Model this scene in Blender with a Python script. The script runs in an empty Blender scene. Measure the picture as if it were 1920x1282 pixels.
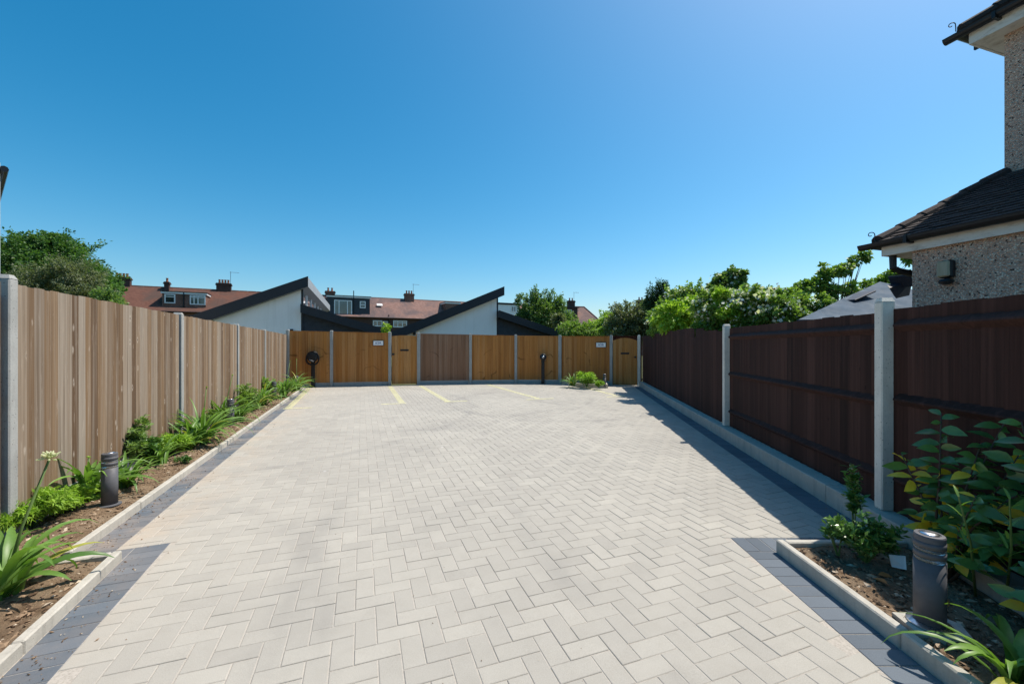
import bpy, bmesh, math, random
import numpy as np
from mathutils import Vector, Matrix
sc = bpy.context.scene
COL = sc.collection
# ------------------------------------------------------------------ camera, sky, sun, exposure
F, H, CX, HY = 775.0, 1.42, 960.0, 648.0        # focal length and horizon in photo pixels, eye height in m
SUN_AZ, SUN_EL = 62.0, 60.5                      # sun: degrees right of the view direction, elevation
cam = bpy.data.cameras.new('camera'); camo = bpy.data.objects.new('camera', cam); COL.objects.link(camo)
camo.location = (0, 0, H); camo.rotation_euler = (math.radians(90), 0, 0)
cam.sensor_width = 36; cam.lens = F / 1920 * 36; cam.shift_y = (HY - 641) / 1920
cam.clip_start = 0.05; cam.clip_end = 2000
sc.camera = camo
w = bpy.data.worlds.new('World'); sc.world = w; w.use_nodes = True
wn = w.node_tree; wn.nodes.clear()
sky = wn.nodes.new('ShaderNodeTexSky'); sky.sky_type = 'NISHITA'; sky.sun_disc = False
sky.sun_elevation = math.radians(SUN_EL); sky.sun_rotation = math.radians(SUN_AZ)
sky.air_density = 1.0; sky.dust_density = 1.2; sky.ozone_density = 3.0; sky.altitude = 0
bg = wn.nodes.new('ShaderNodeBackground'); bg.inputs['Strength'].default_value = 0.106
wo = wn.nodes.new('ShaderNodeOutputWorld')
hs = wn.nodes.new('ShaderNodeHueSaturation'); hs.inputs['Saturation'].default_value = 1.45; hs.inputs['Hue'].default_value = .483
wn.links.new(sky.outputs[0], hs.inputs['Color']); wn.links.new(hs.outputs[0], bg.inputs['Color']); wn.links.new(bg.outputs[0], wo.inputs['Surface'])
sl = bpy.data.lights.new('sun', 'SUN'); sl.energy = 4.0; sl.angle = math.radians(0.53); sl.color = (1, 0.93, 0.83)
so = bpy.data.objects.new('sun', sl); COL.objects.link(so)
az, el = math.radians(SUN_AZ), math.radians(SUN_EL)
SUN = Vector((math.sin(az) * math.cos(el), math.cos(az) * math.cos(el), math.sin(el)))
so.rotation_euler = SUN.to_track_quat('Z', 'Y').to_euler(); so.location = (30, 20, 40)
sc.view_settings.view_transform = 'Standard'; sc.view_settings.look = 'None'
sc.view_settings.gamma = 1.0; sc.view_settings.use_curve_mapping = False
sc.view_settings.exposure = 0.56
sc.render.engine = 'CYCLES'
rng = np.random.default_rng(7); R = random.Random(11)

# ------------------------------------------------------------------ helpers
def G(x, y, z=0.0):                      # photo pixel of something that stands at height z -> world
    d = F * (H - z) / (y - HY); return Vector(((x - CX) / F * d, d, z))
def P(x, y, d):                          # photo pixel at a known depth d
    return Vector(((x - CX) / F * d, d, H - (y - HY) / F * d))
def rot2(a): return Vector((math.cos(a), math.sin(a), 0)), Vector((-math.sin(a), math.cos(a), 0))
def prop(o, label=None, cat=None, group=None, kind=None):
    if label: o['label'] = label
    if cat: o['category'] = cat
    if group: o['group'] = group
    if kind: o['kind'] = kind
    return o
def thing(name, loc, label, cat, group=None):
    o = bpy.data.objects.new(name, None); COL.objects.link(o); o.location = loc; o.empty_display_size = .2
    return prop(o, label, cat, group)
def link(name, me, mat=None, parent=None, loc=None, rz=0):
    o = bpy.data.objects.new(name, me); COL.objects.link(o)
    if mat and not me.materials: me.materials.append(mat)
    if parent: o.parent = parent
    if loc is not None:
        o.location = Vector(loc) - (wloc(parent) if parent else Vector())
    if rz: o.rotation_euler = (0, 0, rz)
    return o
def wloc(o):
    v = Vector(o.location)
    while o.parent: o = o.parent; v = v + Vector(o.location)
    return v
class MB:                                # collects shapes, in world coordinates
    def __init__(s): s.v = []; s.f = []; s.t = []
    def add(s, vs, fs, tone=.5):
        n = len(s.v); s.v += [tuple(v) for v in vs]; s.f += [tuple(i + n for i in f) for f in fs]; s.t += [tone] * len(fs); return s
    def box(s, c, size, ax=None, tone=.5):      # ax: (ux,uy,uz) axes; default world
        ux, uy, uz = ax or (Vector((1,0,0)), Vector((0,1,0)), Vector((0,0,1)))
        c = Vector(c); a, b, h = ux*size[0]/2, uy*size[1]/2, uz*size[2]/2
        vs = [c-a-b-h, c+a-b-h, c+a+b-h, c-a+b-h, c-a-b+h, c+a-b+h, c+a+b+h, c-a+b+h]
        return s.add(vs, [(0,3,2,1),(4,5,6,7),(0,1,5,4),(1,2,6,5),(2,3,7,6),(3,0,4,7)], tone)
    def bbox(s, c, size, ax=None, bev=.006, tone=.5):   # box with chamfered edges
        ux, uy, uz = ax or (Vector((1,0,0)), Vector((0,1,0)), Vector((0,0,1)))
        bm = bmesh.new(); bmesh.ops.create_cube(bm, size=1)
        for v in bm.verts: v.co = Vector((v.co.x*size[0], v.co.y*size[1], v.co.z*size[2]))
        bmesh.ops.bevel(bm, geom=bm.edges[:], offset=bev, segments=1, affect='EDGES')
        bm.verts.index_update(); c = Vector(c)
        s.add([c + ux*v.co.x + uy*v.co.y + uz*v.co.z for v in bm.verts], [[v.index for v in f.verts] for f in bm.faces], tone); bm.free(); return s
    def prism(s, poly, ext, tone=.5):           # polygon (3D points) extruded by vector
        n = len(poly); e = Vector(ext); p = [Vector(q) for q in poly]
        nn = Vector()
        for i in range(n): nn += p[i].cross(p[(i+1) % n])
        if nn.dot(e) > 0: p.reverse()
        return s.add(p + [q + e for q in p], [tuple(range(n)), tuple(range(2*n-1, n-1, -1))] + [(i, n+i, n+(i+1) % n, (i+1) % n) for i in range(n)], tone)
    def tube(s, pts, rad, n=8, cap=True, tone=.5):
        pts = [Vector(p) for p in pts]; rad = rad if hasattr(rad, '__len__') else [rad]*len(pts)
        vs = []; fs = []; up = Vector((0,0,1))
        for i, p in enumerate(pts):
            d = (pts[min(i+1, len(pts)-1)] - pts[max(i-1, 0)]).normalized()
            a = d.cross(up if abs(d.z) < .95 else Vector((1,0,0))).normalized(); b = d.cross(a)
            vs += [p + (a*math.cos(2*math.pi*k/n) + b*math.sin(2*math.pi*k/n))*rad[i] for k in range(n)]
        for i in range(len(pts)-1):
            fs += [(i*n+k, i*n+(k+1) % n, (i+1)*n+(k+1) % n, (i+1)*n+k) for k in range(n)]
        if cap: fs += [tuple(range(n-1, -1, -1)), tuple(range((len(pts)-1)*n, len(pts)*n))]
        return s.add(vs, fs, tone)
    def lathe(s, c, prof, n=24, tone=.5):       # profile [(r,z)] about the vertical through c
        c = Vector(c); vs = []; fs = []
        for r, z in prof: vs += [c + Vector((r*math.cos(2*math.pi*k/n), r*math.sin(2*math.pi*k/n), z)) for k in range(n)]
        for i in range(len(prof)-1): fs += [(i*n+k, i*n+(k+1) % n, (i+1)*n+(k+1) % n, (i+1)*n+k) for k in range(n)]
        fs += [tuple(range(n-1, -1, -1)), tuple(range((len(prof)-1)*n, len(prof)*n))]
        return s.add(vs, fs, tone)
    def arr(s, V, Fc, T):                        # numpy arrays
        n = len(s.v); s.v += [tuple(map(float, r)) for r in V]; s.f += [tuple(int(i)+n for i in f) for f in Fc]; s.t += list(T); return s
    def mesh(s, name, origin=(0,0,0), smooth=False):
        o = Vector(origin); me = bpy.data.meshes.new(name)
        me.from_pydata([(v[0]-o.x, v[1]-o.y, v[2]-o.z) for v in s.v], [], s.f)
        a = me.attributes.new('tone', 'FLOAT', 'FACE'); a.data.foreach_set('value', np.array(s.t, dtype=np.float32))
        if smooth: me.polygons.foreach_set('use_smooth', [True]*len(me.polygons))
        me.validate(); me.update(); return me
    def build(s, name, mat, parent=None, smooth=False, at=None):
        loc = Vector(at) if at is not None else (wloc(parent) if parent else Vector())
        me = s.mesh(name, loc, smooth); o = link(name, me, mat, parent)
        if parent is None: o.location = loc
        elif at is not None: o.location = loc - wloc(parent)
        return o
def fast_mesh(name, V, Fc, T, origin):           # big quad meshes straight from arrays
    me = bpy.data.meshes.new(name); V = np.asarray(V, dtype=np.float32) - np.array(origin, dtype=np.float32)
    me.vertices.add(len(V)); me.vertices.foreach_set('co', V.ravel())
    k = Fc.shape[1]; me.loops.add(Fc.size); me.loops.foreach_set('vertex_index', Fc.ravel().astype(np.int32))
    me.polygons.add(len(Fc)); me.polygons.foreach_set('loop_start', np.arange(0, Fc.size, k, dtype=np.int32))
    a = me.attributes.new('tone', 'FLOAT', 'FACE'); a.data.foreach_set('value', np.asarray(T, dtype=np.float32))
    me.update(calc_edges=True); return me

# ------------------------------------------------------------------ materials
class NT:
    def __init__(s, name, rough=.8, spec=.3):
        s.m = bpy.data.materials.new(name); s.m.use_nodes = True; s.t = s.m.node_tree; s.n = s.t.nodes
        s.b = s.n['Principled BSDF']; s.b.inputs['Roughness'].default_value = rough; s.b.inputs['Specular IOR Level'].default_value = spec
        s.out = s.n['Material Output']
    def node(s, typ, **kw):
        nd = s.n.new('ShaderNode' + typ)
        for k, v in kw.items():
            if k[0] == '_': setattr(nd, k[1:], v)
            else:
                i = nd.inputs[int(k[1:])] if k[0] == 'i' and k[1:].isdigit() else nd.inputs[k]
                if hasattr(v, 'is_output'): s.t.links.new(v, i)
                else: i.default_value = v
        return nd
    def pos(s): return s.node('NewGeometry').outputs['Position']
    def objc(s): return s.node('TexCoord').outputs['Object']
    def rnd(s): return s.node('ObjectInfo').outputs['Random']
    def tone(s): return s.node('Attribute', _attribute_name='tone').outputs['Fac']
    def scale(s, v, sc_): return s.node('VectorMath', _operation='MULTIPLY', i0=v, i1=sc_).outputs[0]
    def noise(s, v, scale=5, detail=4, rough=.55, dist=0.0):
        return s.node('TexNoise', Vector=v, Scale=scale, Detail=detail, Roughness=rough, Distortion=dist).outputs['Fac']
    def vor(s, v, scale=5, feat='F1', rnd=1.0, out='Distance'):
        return s.node('TexVoronoi', _feature=feat, Vector=v, Scale=scale, Randomness=rnd).outputs[out]
    def math(s, op, a, b=0.0, c=0.0, clamp=False):
        nd = s.n.new('ShaderNodeMath'); nd.operation = op; nd.use_clamp = clamp
        for i, v in enumerate((a, b, c)):
            if hasattr(v, 'is_output'): s.t.links.new(v, nd.inputs[i])
            else: nd.inputs[i].default_value = v
        return nd.outputs[0]
    def ramp(s, f, lo, hi, a=0.0, b=1.0):
        return s.node('MapRange', Value=f, i1=lo, i2=hi, i3=a, i4=b).outputs[0]
    def mix(s, f, a, b, mode='MIX'):
        nd = s.n.new('ShaderNodeMix'); nd.data_type = 'RGBA'; nd.blend_type = mode
        for i, v in ((0, f), (6, a), (7, b)):
            if hasattr(v, 'is_output'): s.t.links.new(v, nd.inputs[i])
            else: nd.inputs[i].default_value = (v if i == 0 else (*v, 1))
        return nd.outputs[2]
    def col(s, c):
        if hasattr(c, 'is_output'): s.t.links.new(c, s.b.inputs['Base Color'])
        else: s.b.inputs['Base Color'].default_value = (*c, 1)
        return s
    def bump(s, h, strength=.3, dist=.01):
        nd = s.node('Bump', Strength=strength, Distance=dist, Height=h); s.t.links.new(nd.outputs[0], s.b.inputs['Normal']); return s
    def set(s, k, v):
        if hasattr(v, 'is_output'): s.t.links.new(v, s.b.inputs[k])
        else: s.b.inputs[k].default_value = v
        return s
def plain(name, c, rough=.6, var=.12, scale=6, spec=.35, bump=0.0, metal=0.0):
    t = NT(name, rough, spec); p = t.pos(); n = t.noise(p, scale, 6, .65)
    t.col(t.mix(t.ramp(n, .3, .7), tuple(x*(1-var) for x in c), tuple(min(1, x*(1+var)) for x in c)))
    t.set('Roughness', t.ramp(t.noise(p, scale*2.3, 3), .3, .7, rough*.85, min(1, rough*1.12)))
    if bump: t.bump(t.noise(p, scale*14, 4), bump, .004)
    if metal: t.set('Metallic', metal)
    return t.m

def m_paver(name, A, B, sandy, dark=False):
    t = NT(name, .9, .2); p = t.pos(); tn = t.tone()
    c = t.mix(tn, A, B)
    big = t.noise(p, .55, 5, .6, .6); c = t.mix(t.ramp(big, .35, .7), c, t.mix(1.0, c, (.86,.86,.87), 'MULTIPLY'))
    mid = t.noise(p, 7, 6, .7); c = t.mix(t.math('MULTIPLY', t.ramp(mid, .45, .75), .35), c, t.mix(1.0, c, (.8,.79,.77), 'MULTIPLY'))
    fine = t.noise(p, 260, 3, .7); c = t.mix(t.ramp(fine, .25, .75), t.mix(1.0, c, (.80,.80,.80), 'MULTIPLY'), t.mix(1.0, c, (1.14,1.14,1.14), 'MULTIPLY'))
    spk = t.vor(p, 95); c = t.mix(t.math('MULTIPLY', t.ramp(spk, .10, .02), .35), c, (.16,.15,.14))
    sx = t.node('SeparateXYZ', i0=p)
    if not dark:                                   # tyre scrubs: broad arcs of rubber worn into the blocks
        for cx, cy, r, wd, am in ((4.6, 4.2, 6.15, .16, .20), (4.6, 4.2, 4.6, .15, .16), (-6.5, 9.0, 5.6, .15, .25), (-3.0, 12.0, 5.2, .16, .26), (6.0, 14.5, 6.6, .15, .24), (1.2, 10.5, 2.7, .13, .24), (-3.4, 1.2, 2.6, .14, .16)):
            d = t.math('SQRT', t.math('ADD', t.math('POWER', t.math('SUBTRACT', sx.outputs[0], cx), 2.0), t.math('POWER', t.math('SUBTRACT', sx.outputs[1], cy), 2.0)))
            k = t.ramp(t.math('ABSOLUTE', t.math('SUBTRACT', d, r)), .0, wd, 1.0, 0.0)
            k = t.math('MULTIPLY', t.math('MULTIPLY', k, am), t.ramp(t.noise(p, 1.1, 4, .6), .42, .62))
            c = t.mix(k, c, (.12,.12,.125))
        spot = t.ramp(t.vor(p, 1.6), .035, .012); c = t.mix(t.math('MULTIPLY', spot, .55), c, (.75,.75,.73))
        oil = t.ramp(t.vor(t.scale(p, (1,1.6,1)), .8), .10, .02); c = t.mix(t.math('MULTIPLY', t.math('MULTIPLY', oil, .5), t.ramp(t.noise(p, 9, 4), .35, .65)), c, (.12,.115,.11))
    # jointing sand washed onto the blocks along the left edging
    dl = t.math('ADD', t.math('MULTIPLY', sx.outputs[0], .9405), t.math('ADD', t.math('MULTIPLY', sx.outputs[1], .3398), 1.815))
    k = t.math('MULTIPLY', t.ramp(dl, .0, .75, 1.0, 0.0), t.ramp(t.noise(p, 2.3, 6, .7), .42, .68)); k = t.math('MULTIPLY', k, sandy)
    c = t.mix(k, c, (.50,.36,.24))
    t.col(c); t.bump(t.noise(p, 300, 3, .7), .35, .0025); return t.m
M = {}
M['paver'] = m_paver('grey_paver', (.44,.412,.357), (.378,.354,.31), .6)
M['dpaver'] = m_paver('charcoal_paver', (.150,.172,.196), (.115,.134,.155), .4, True)
t = NT('joint_sand', .95, .1); p = t.pos()
c = t.mix(t.ramp(t.noise(p, 1.5, 4), .35, .7), (.46,.41,.35), (.40,.375,.34)); c = t.mix(t.ramp(t.noise(p, 120, 3), .4, .7), c, (.32,.29,.25)); t.col(c); M['sand'] = t.m
t = NT('yellow_paint', .75, .3); p = t.pos(); n = t.noise(p, 45, 5, .7)
t.col(t.mix(t.ramp(n, .5, .72), (.82,.78,.40), (.60,.57,.42))); M['yellow'] = t.m
t = NT('soil', 1, .1); p = t.pos(); c = t.mix(t.ramp(t.noise(p, 14, 6, .7), .3, .7), (.13,.085,.052), (.30,.21,.135)); c = t.mix(t.ramp(t.noise(p, 3, 3), .45, .7), c, (.33,.25,.17))
t.col(c); t.bump(t.noise(p, 60, 6, .75), 1.0, .02); M['soil'] = t.m
t = NT('bark', .95, .15); tn = t.tone(); c = t.mix(tn, (.10,.062,.038), (.34,.235,.15)); c = t.mix(t.ramp(tn, .88, .96), c, (.52,.43,.32)); t.col(c); M['chips'] = t.m
t = NT('ground', 1, .1); p = t.pos(); c = t.mix(t.ramp(t.noise(p, 1.2, 6, .7), .35, .65), (.055,.075,.025), (.12,.11,.06)); t.col(c); M['ground'] = t.m
def m_conc(name, c, pits=True, stain=.5):
    t = NT(name, .88, .25); p = t.pos(); o = t.mix(t.ramp(t.noise(p, 3.5, 6, .7), .3, .7), tuple(x*.84 for x in c), tuple(x*1.1 for x in c))
    o = t.mix(t.math('MULTIPLY', t.ramp(t.noise(t.scale(p, (9,9,1.2)), 2.2, 5, .7), .5, .8), stain), o, tuple(x*.55 for x in c))
    if pits: o = t.mix(t.ramp(t.vor(p, 34), .16, .08), o, tuple(x*.35 for x in c)); o = t.mix(t.math('MULTIPLY', t.ramp(t.vor(p, 75), .22, .12), .5), o, tuple(x*.5 for x in c))
    o = t.mix(t.math('MULTIPLY', t.ramp(t.noise(p, 190, 3, .7), .5, .8), .4), o, tuple(x*.6 for x in c))
    t.col(o); t.bump(t.math('SUBTRACT', t.noise(p, 70, 5, .7), t.ramp(t.vor(p, 34), .12, .03)), .45, .006); return t.m
M['conc'] = m_conc('concrete_post', (.36,.36,.34)); M['kerb'] = m_conc('concrete_edging', (.47,.44,.38), False, .7)
M['rwall'] = m_conc('concrete_wall', (.42,.41,.385), True, .55); M['conc_old'] = m_conc('old_concrete_post', (.72,.68,.60), True, .55)
def m_wood(name, A, B, C, knot=.5, white=0.0, streak=.4, rough=.85, bands=0.0):
    """boards: local x = width, z = height; every board gets its own shift, tone and knots"""
    t = NT(name, rough, .2); oi = t.node('ObjectInfo'); r = oi.outputs['Random']
    off = t.node('CombineXYZ', i0=t.math('MULTIPLY', r, 37.0), i1=0.0, i2=t.math('MULTIPLY', r, 91.0)).outputs[0]
    v = t.node('VectorMath', _operation='ADD', i0=t.objc(), i1=off).outputs[0]
    r2 = t.math('FRACT', t.math('MULTIPLY', r, 17.31)); r3 = t.math('FRACT', t.math('MULTIPLY', r, 7.77))
    c = t.mix(r2, A, B); c = t.mix(t.math('MULTIPLY', t.ramp(r3, .5, 1.0), .8), c, C)
    g = t.noise(t.scale(v, (70,70,1.6)), 1.0, 5, .65, .4); c = t.mix(t.ramp(g, .3, .72), t.mix(1.0, c, (.66,.62,.58), 'MULTIPLY'), t.mix(1.0, c, (1.14,1.14,1.14), 'MULTIPLY'))
    s2 = t.noise(t.scale(v, (22,22,.7)), 1.0, 3, .6); c = t.mix(t.math('MULTIPLY', t.ramp(s2, .5, .75), streak), c, C)
    s3 = t.noise(t.scale(v, (16,16,.55)), 1.0, 4, .7); c = t.mix(t.math('MULTIPLY', t.ramp(s3, .56, .68), .55), c, tuple(x*.5 for x in B))
    kn = t.node('TexVoronoi', Vector=t.scale(v, (8.5,8.5,6.0)), Scale=1.0); kd = kn.outputs['Distance']; km = t.ramp(t.node('SeparateXYZ', i0=kn.outputs['Color']).outputs[0], .30, .34)
    kd = t.math('ADD', kd, t.math('MULTIPLY', t.noise(t.scale(v, (75,75,45)), 1.0, 3, .7), .16))
    if white:
        c = t.mix(t.math('MULTIPLY', t.ramp(t.noise(t.scale(v, (30,30,5)), 1.0, 4, .7), .58, .74), white*.45), c, (.56,.49,.41))
        c = t.mix(t.math('MULTIPLY', t.math('MULTIPLY', t.ramp(kd, .245, .165), km), white*.55), c, (.60,.52,.43))
    c = t.mix(t.math('MULTIPLY', t.math('MULTIPLY', t.ramp(kd, .165, .125), km), knot), c, tuple(x*.25 for x in A))
    if bands:                                       # dark horizontal marks left by the stickers in the treatment stack
        z = t.node('SeparateXYZ', i0=t.objc()).outputs[2]
        wz = t.math('FRACT', t.math('ADD', t.math('MULTIPLY', z, 1.9), t.math('MULTIPLY', t.noise(t.pos(), .9, 2), 3.0)))
        k = t.math('MULTIPLY', t.ramp(t.math('ABSOLUTE', t.math('SUBTRACT', wz, .5)), .03, .012), t.ramp(t.noise(t.scale(t.pos(), (2.5,2.5,3)), 1.0, 2), .5, .6))
        c = t.mix(t.math('MULTIPLY', k, bands), c, tuple(x*.25 for x in A))
    t.col(c); t.bump(t.math('SUBTRACT', g, t.ramp(kd, .09, .03)), .35, .004); return t.m
M['wood_old'] = m_wood('weathered_board', (.255,.168,.096), (.125,.078,.046), (.345,.30,.245), .95, .85, .6)
M['wood_new'] = m_wood('treated_board', (.50,.215,.056), (.35,.14,.038), (.53,.265,.098), .8, 0, .45, .8, .7)
M['wood_pink'] = m_wood('faded_treated_board', (.28,.155,.092), (.20,.105,.062), (.34,.215,.145), .7, 0, .55, .8, .7)
M['wood_gate'] = m_wood('gate_board', (.50,.225,.062), (.37,.16,.046), (.54,.285,.11), .9, 0, .4, .8, 0)
M['wood_dark'] = m_wood('stained_board', (.052,.022,.017), (.032,.0145,.0115), (.088,.040,.031), .7, 0, .6, .8)
M['black'] = plain('black_metal', (.012,.013,.016), .42, .2, 12)
M['bollard'] = plain('bollard_grey', (.095,.095,.103), .62, .12, 20, .4)
M['steel'] = plain('bright_steel', (.62,.63,.65), .28, .08, 15, .5, 0, 1.0)
t = NT('lens_glass', .12, .5); t.col((.75,.77,.78)); t.set('Transmission Weight', .85); t.set('IOR', 1.46); M['lens'] = t.m
t = NT('window_glass', .06, .9); t.col(t.mix(t.ramp(t.noise(t.pos(), .9, 2), .4, .65), (.015,.02,.026), (.07,.09,.11))); t.set('Coat Weight', 1.0); t.set('Coat Roughness', .03); M['glass'] = t.m
M['upvc'] = plain('white_frame', (.78,.78,.77), .4, .04, 3)
t = NT('white_render', .92, .15); p = t.pos(); c = t.mix(t.ramp(t.noise(p, .9, 5, .65), .3, .75), (.86,.855,.835), (.79,.785,.765)); c = t.mix(t.math('MULTIPLY', t.ramp(t.noise(t.scale(p, (5,5,.35)), 1.0, 5, .7), .5, .8), .4), c, (.58,.57,.54))
t.col(c); t.bump(t.noise(p, 45, 4, .7), .3, .004); M['render_white'] = t.m
M['fascia'] = plain('black_fascia', (.020,.022,.028), .5, .15, 5)
M['roof_metal'] = plain('grey_roof_edge', (.30,.31,.32), .55, .12, 4)
M['clad'] = plain('dark_cladding', (.035,.043,.055), .7, .18, 6)
M['clad_house'] = plain('slate_cladding', (.040,.047,.058), .7, .2, 3)
def m_brick(name, A, B, mortar=(.34,.30,.26)):
    t = NT(name, .9, .2); g = t.node('NewGeometry'); sx = t.node('SeparateXYZ', i0=g.outputs['Position'])
    h = t.math('ADD', t.math('MULTIPLY', sx.outputs[0], .92), t.math('MULTIPLY', sx.outputs[1], .40))
    v = t.node('CombineXYZ', i0=h, i1=sx.outputs[2], i2=0.0).outputs[0]
    br = t.node('TexBrick', Vector=v, Color1=(*A,1), Color2=(*B,1), Mortar=(*mortar,1), Scale=1.0)
    br.inputs['Mortar Size'].default_value = .008; br.inputs['Brick Width'].default_value = .225; br.inputs['Row Height'].default_value = .075
    t.col(t.mix(t.ramp(t.noise(g.outputs['Position'], 1.5, 5), .35, .7), br.outputs['Color'], t.mix(1.0, br.outputs['Color'], (.72,.68,.66), 'MULTIPLY'))); return t.m
M['brick'] = m_brick('red_brick', (.20,.075,.05), (.14,.05,.035)); M['brick_dark'] = m_brick('sooty_brick', (.10,.05,.04), (.06,.035,.03), (.12,.1,.09))
def m_roof(name, A, B, D):
    t = NT(name, .9, .15); p = t.pos(); z = t.node('SeparateXYZ', i0=p).outputs[2]
    rnd_ = t.vor(t.scale(p, (5,5,9)), 1.0, out='Color'); rv = t.node('SeparateXYZ', i0=rnd_).outputs[0]
    c = t.mix(rv, A, B); c = t.mix(t.ramp(t.noise(p, .35, 5, .65, .5), .42, .62), c, D)
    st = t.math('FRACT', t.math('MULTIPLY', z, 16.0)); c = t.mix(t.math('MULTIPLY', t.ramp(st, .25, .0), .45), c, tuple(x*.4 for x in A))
    t.col(c); t.bump(st, .5, .02); return t.m
M['roof_red'] = m_roof('clay_tile_roof', (.175,.082,.058), (.13,.06,.044), (.10,.065,.054))
M['roof_pink'] = m_roof('faded_clay_roof', (.29,.175,.145), (.22,.125,.10), (.135,.10,.097))
t = NT('roof_tile', .9, .2); oi = t.rnd(); p = t.pos(); c = t.mix(oi, (.028,.022,.022), (.05,.037,.033)); c = t.mix(t.ramp(t.noise(p, 9, 6, .75), .58, .72), c, (.13,.105,.085)); c = t.mix(t.ramp(t.vor(p, 26), .10, .04), c, (.30,.27,.22))
t.col(c); t.bump(t.noise(p, 60, 5, .7), .5, .008); M['tile'] = t.m
t = NT('pebbledash', .95, .25); p = t.pos(); cv = t.node('TexVoronoi', Vector=p, Scale=68.0); s = t.node('SeparateXYZ', i0=cv.outputs['Color'])
c = t.mix(s.outputs[0], (.88,.56,.42), (.46,.28,.205)); c = t.mix(t.ramp(s.outputs[1], .62, .85), c, (.88,.74,.60)); c = t.mix(t.ramp(s.outputs[2], .89, .93), c, (.06,.05,.045)); c = t.mix(t.ramp(cv.outputs['Distance'], .42, .68), c, (.42,.31,.25))
c = t.mix(t.math('MULTIPLY', t.ramp(t.noise(p, 1.1, 4), .45, .7), .3), c, (.30,.23,.20)); t.col(c); t.bump(t.ramp(cv.outputs['Distance'], .0, .6, 1.0, 0.0), .9, .012); M['dash'] = t.m
t = NT('old_paint', .7, .25); p = t.pos(); c = t.mix(t.ramp(t.noise(t.scale(p, (3,3,9)), 1.6, 6, .75), .5, .75), (.70,.68,.64), (.38,.34,.30)); t.col(c); M['soffit'] = t.m
M['canopy'] = plain('grey_canopy_felt', (.085,.12,.16), .8, .18, 2.5, .1); M['navy'] = plain('dark_sheeting', (.016,.024,.04), .5, .2, 5)
M['pot'] = plain('clay_pot', (.30,.11,.06), .8, .15, 8)
t = NT('lamp_lens', .35, .5); p = t.pos(); t.col(t.mix(t.ramp(t.noise(t.scale(p, (40,40,4)), 1.0, 3), .3, .7), (.30,.26,.17), (.42,.38,.28))); M['lampglass'] = t.m
M['white'] = plain('white_plastic', (.8,.8,.79), .45, .03, 10); M['ink'] = plain('blue_ink', (.03,.06,.22), .5, .05, 10)
M['trunk'] = plain('tree_bark', (.10,.078,.058), .95, .3, 8, .15, .5); M['stemgreen'] = plain('green_stem', (.10,.16,.04), .6, .2, 9)
def m_leaf(name, A, B, D=None, rough=.5, trans=.35, spec=.35):
    A = tuple(min(.8, x*1.5) for x in A); B = tuple(min(.8, x*1.5) for x in B)
    t = NT(name, rough, spec); tn = t.tone(); c = t.mix(t.ramp(tn, 0.0, .8), A, B)
    if D: c = t.mix(t.ramp(tn, .82, .97), c, D)
    c = t.mix(t.math('MULTIPLY', t.ramp(t.noise(t.pos(), 30, 3), .4, .7), .25), c, tuple(x*.6 for x in A))
    t.col(c); tr = t.node('BsdfTranslucent'); bright = t.mix(1.0, c, (1.3,1.45,.6), 'MULTIPLY'); t.t.links.new(bright, tr.inputs['Color'])
    ms = t.node('MixShader', i0=trans); t.t.links.new(t.b.outputs[0], ms.inputs[1]); t.t.links.new(tr.outputs[0], ms.inputs[2]); t.t.links.new(ms.outputs[0], t.out.inputs['Surface']); return t.m
M['l_tree'] = m_leaf('tree_leaf', (.030,.068,.022), (.075,.15,.035))
M['l_grey'] = m_leaf('olive_leaf', (.060,.078,.038), (.14,.16,.085))
M['l_mid'] = m_leaf('mid_leaf', (.05,.10,.028), (.14,.21,.058))
M['l_dark'] = m_leaf('dark_leaf', (.022,.050,.024), (.05,.095,.035))
M['l_lime'] = m_leaf('lime_leaf', (.13,.22,.025), (.27,.38,.05))
M['l_rose'] = m_leaf('rose_leaf', (.06,.115,.026), (.19,.28,.06))
M['l_purple'] = m_leaf('purple_leaf', (.050,.022,.04), (.10,.045,.07))
M['l_strap'] = m_leaf('strap_leaf', (.055,.12,.022), (.14,.24,.05), (.42,.36,.06), .42, .3, .4)
M['l_feather'] = m_leaf('feathery_leaf', (.09,.17,.02), (.22,.34,.045))
M['l_box'] = m_leaf('small_glossy_leaf', (.03,.075,.018), (.085,.17,.035), None, .3, .2, .5)
M['l_laurel'] = m_leaf('laurel_leaf', (.035,.088,.028), (.085,.175,.045), None, .25, .2, .6)
M['l_yellow'] = m_leaf('yellowed_leaf', (.50,.32,.025), (.58,.42,.05), None, .45, .3)
M['l_dry'] = m_leaf('dry_leaf', (.28,.11,.035), (.36,.17,.06), None, .7, .15)
M['petal'] = m_leaf('cream_petal', (.36,.38,.20), (.52,.50,.38), None, .6, .3)
M['blossom'] = m_leaf('white_blossom', (.55,.53,.44), (.78,.77,.70), None, .7, .25)

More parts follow.
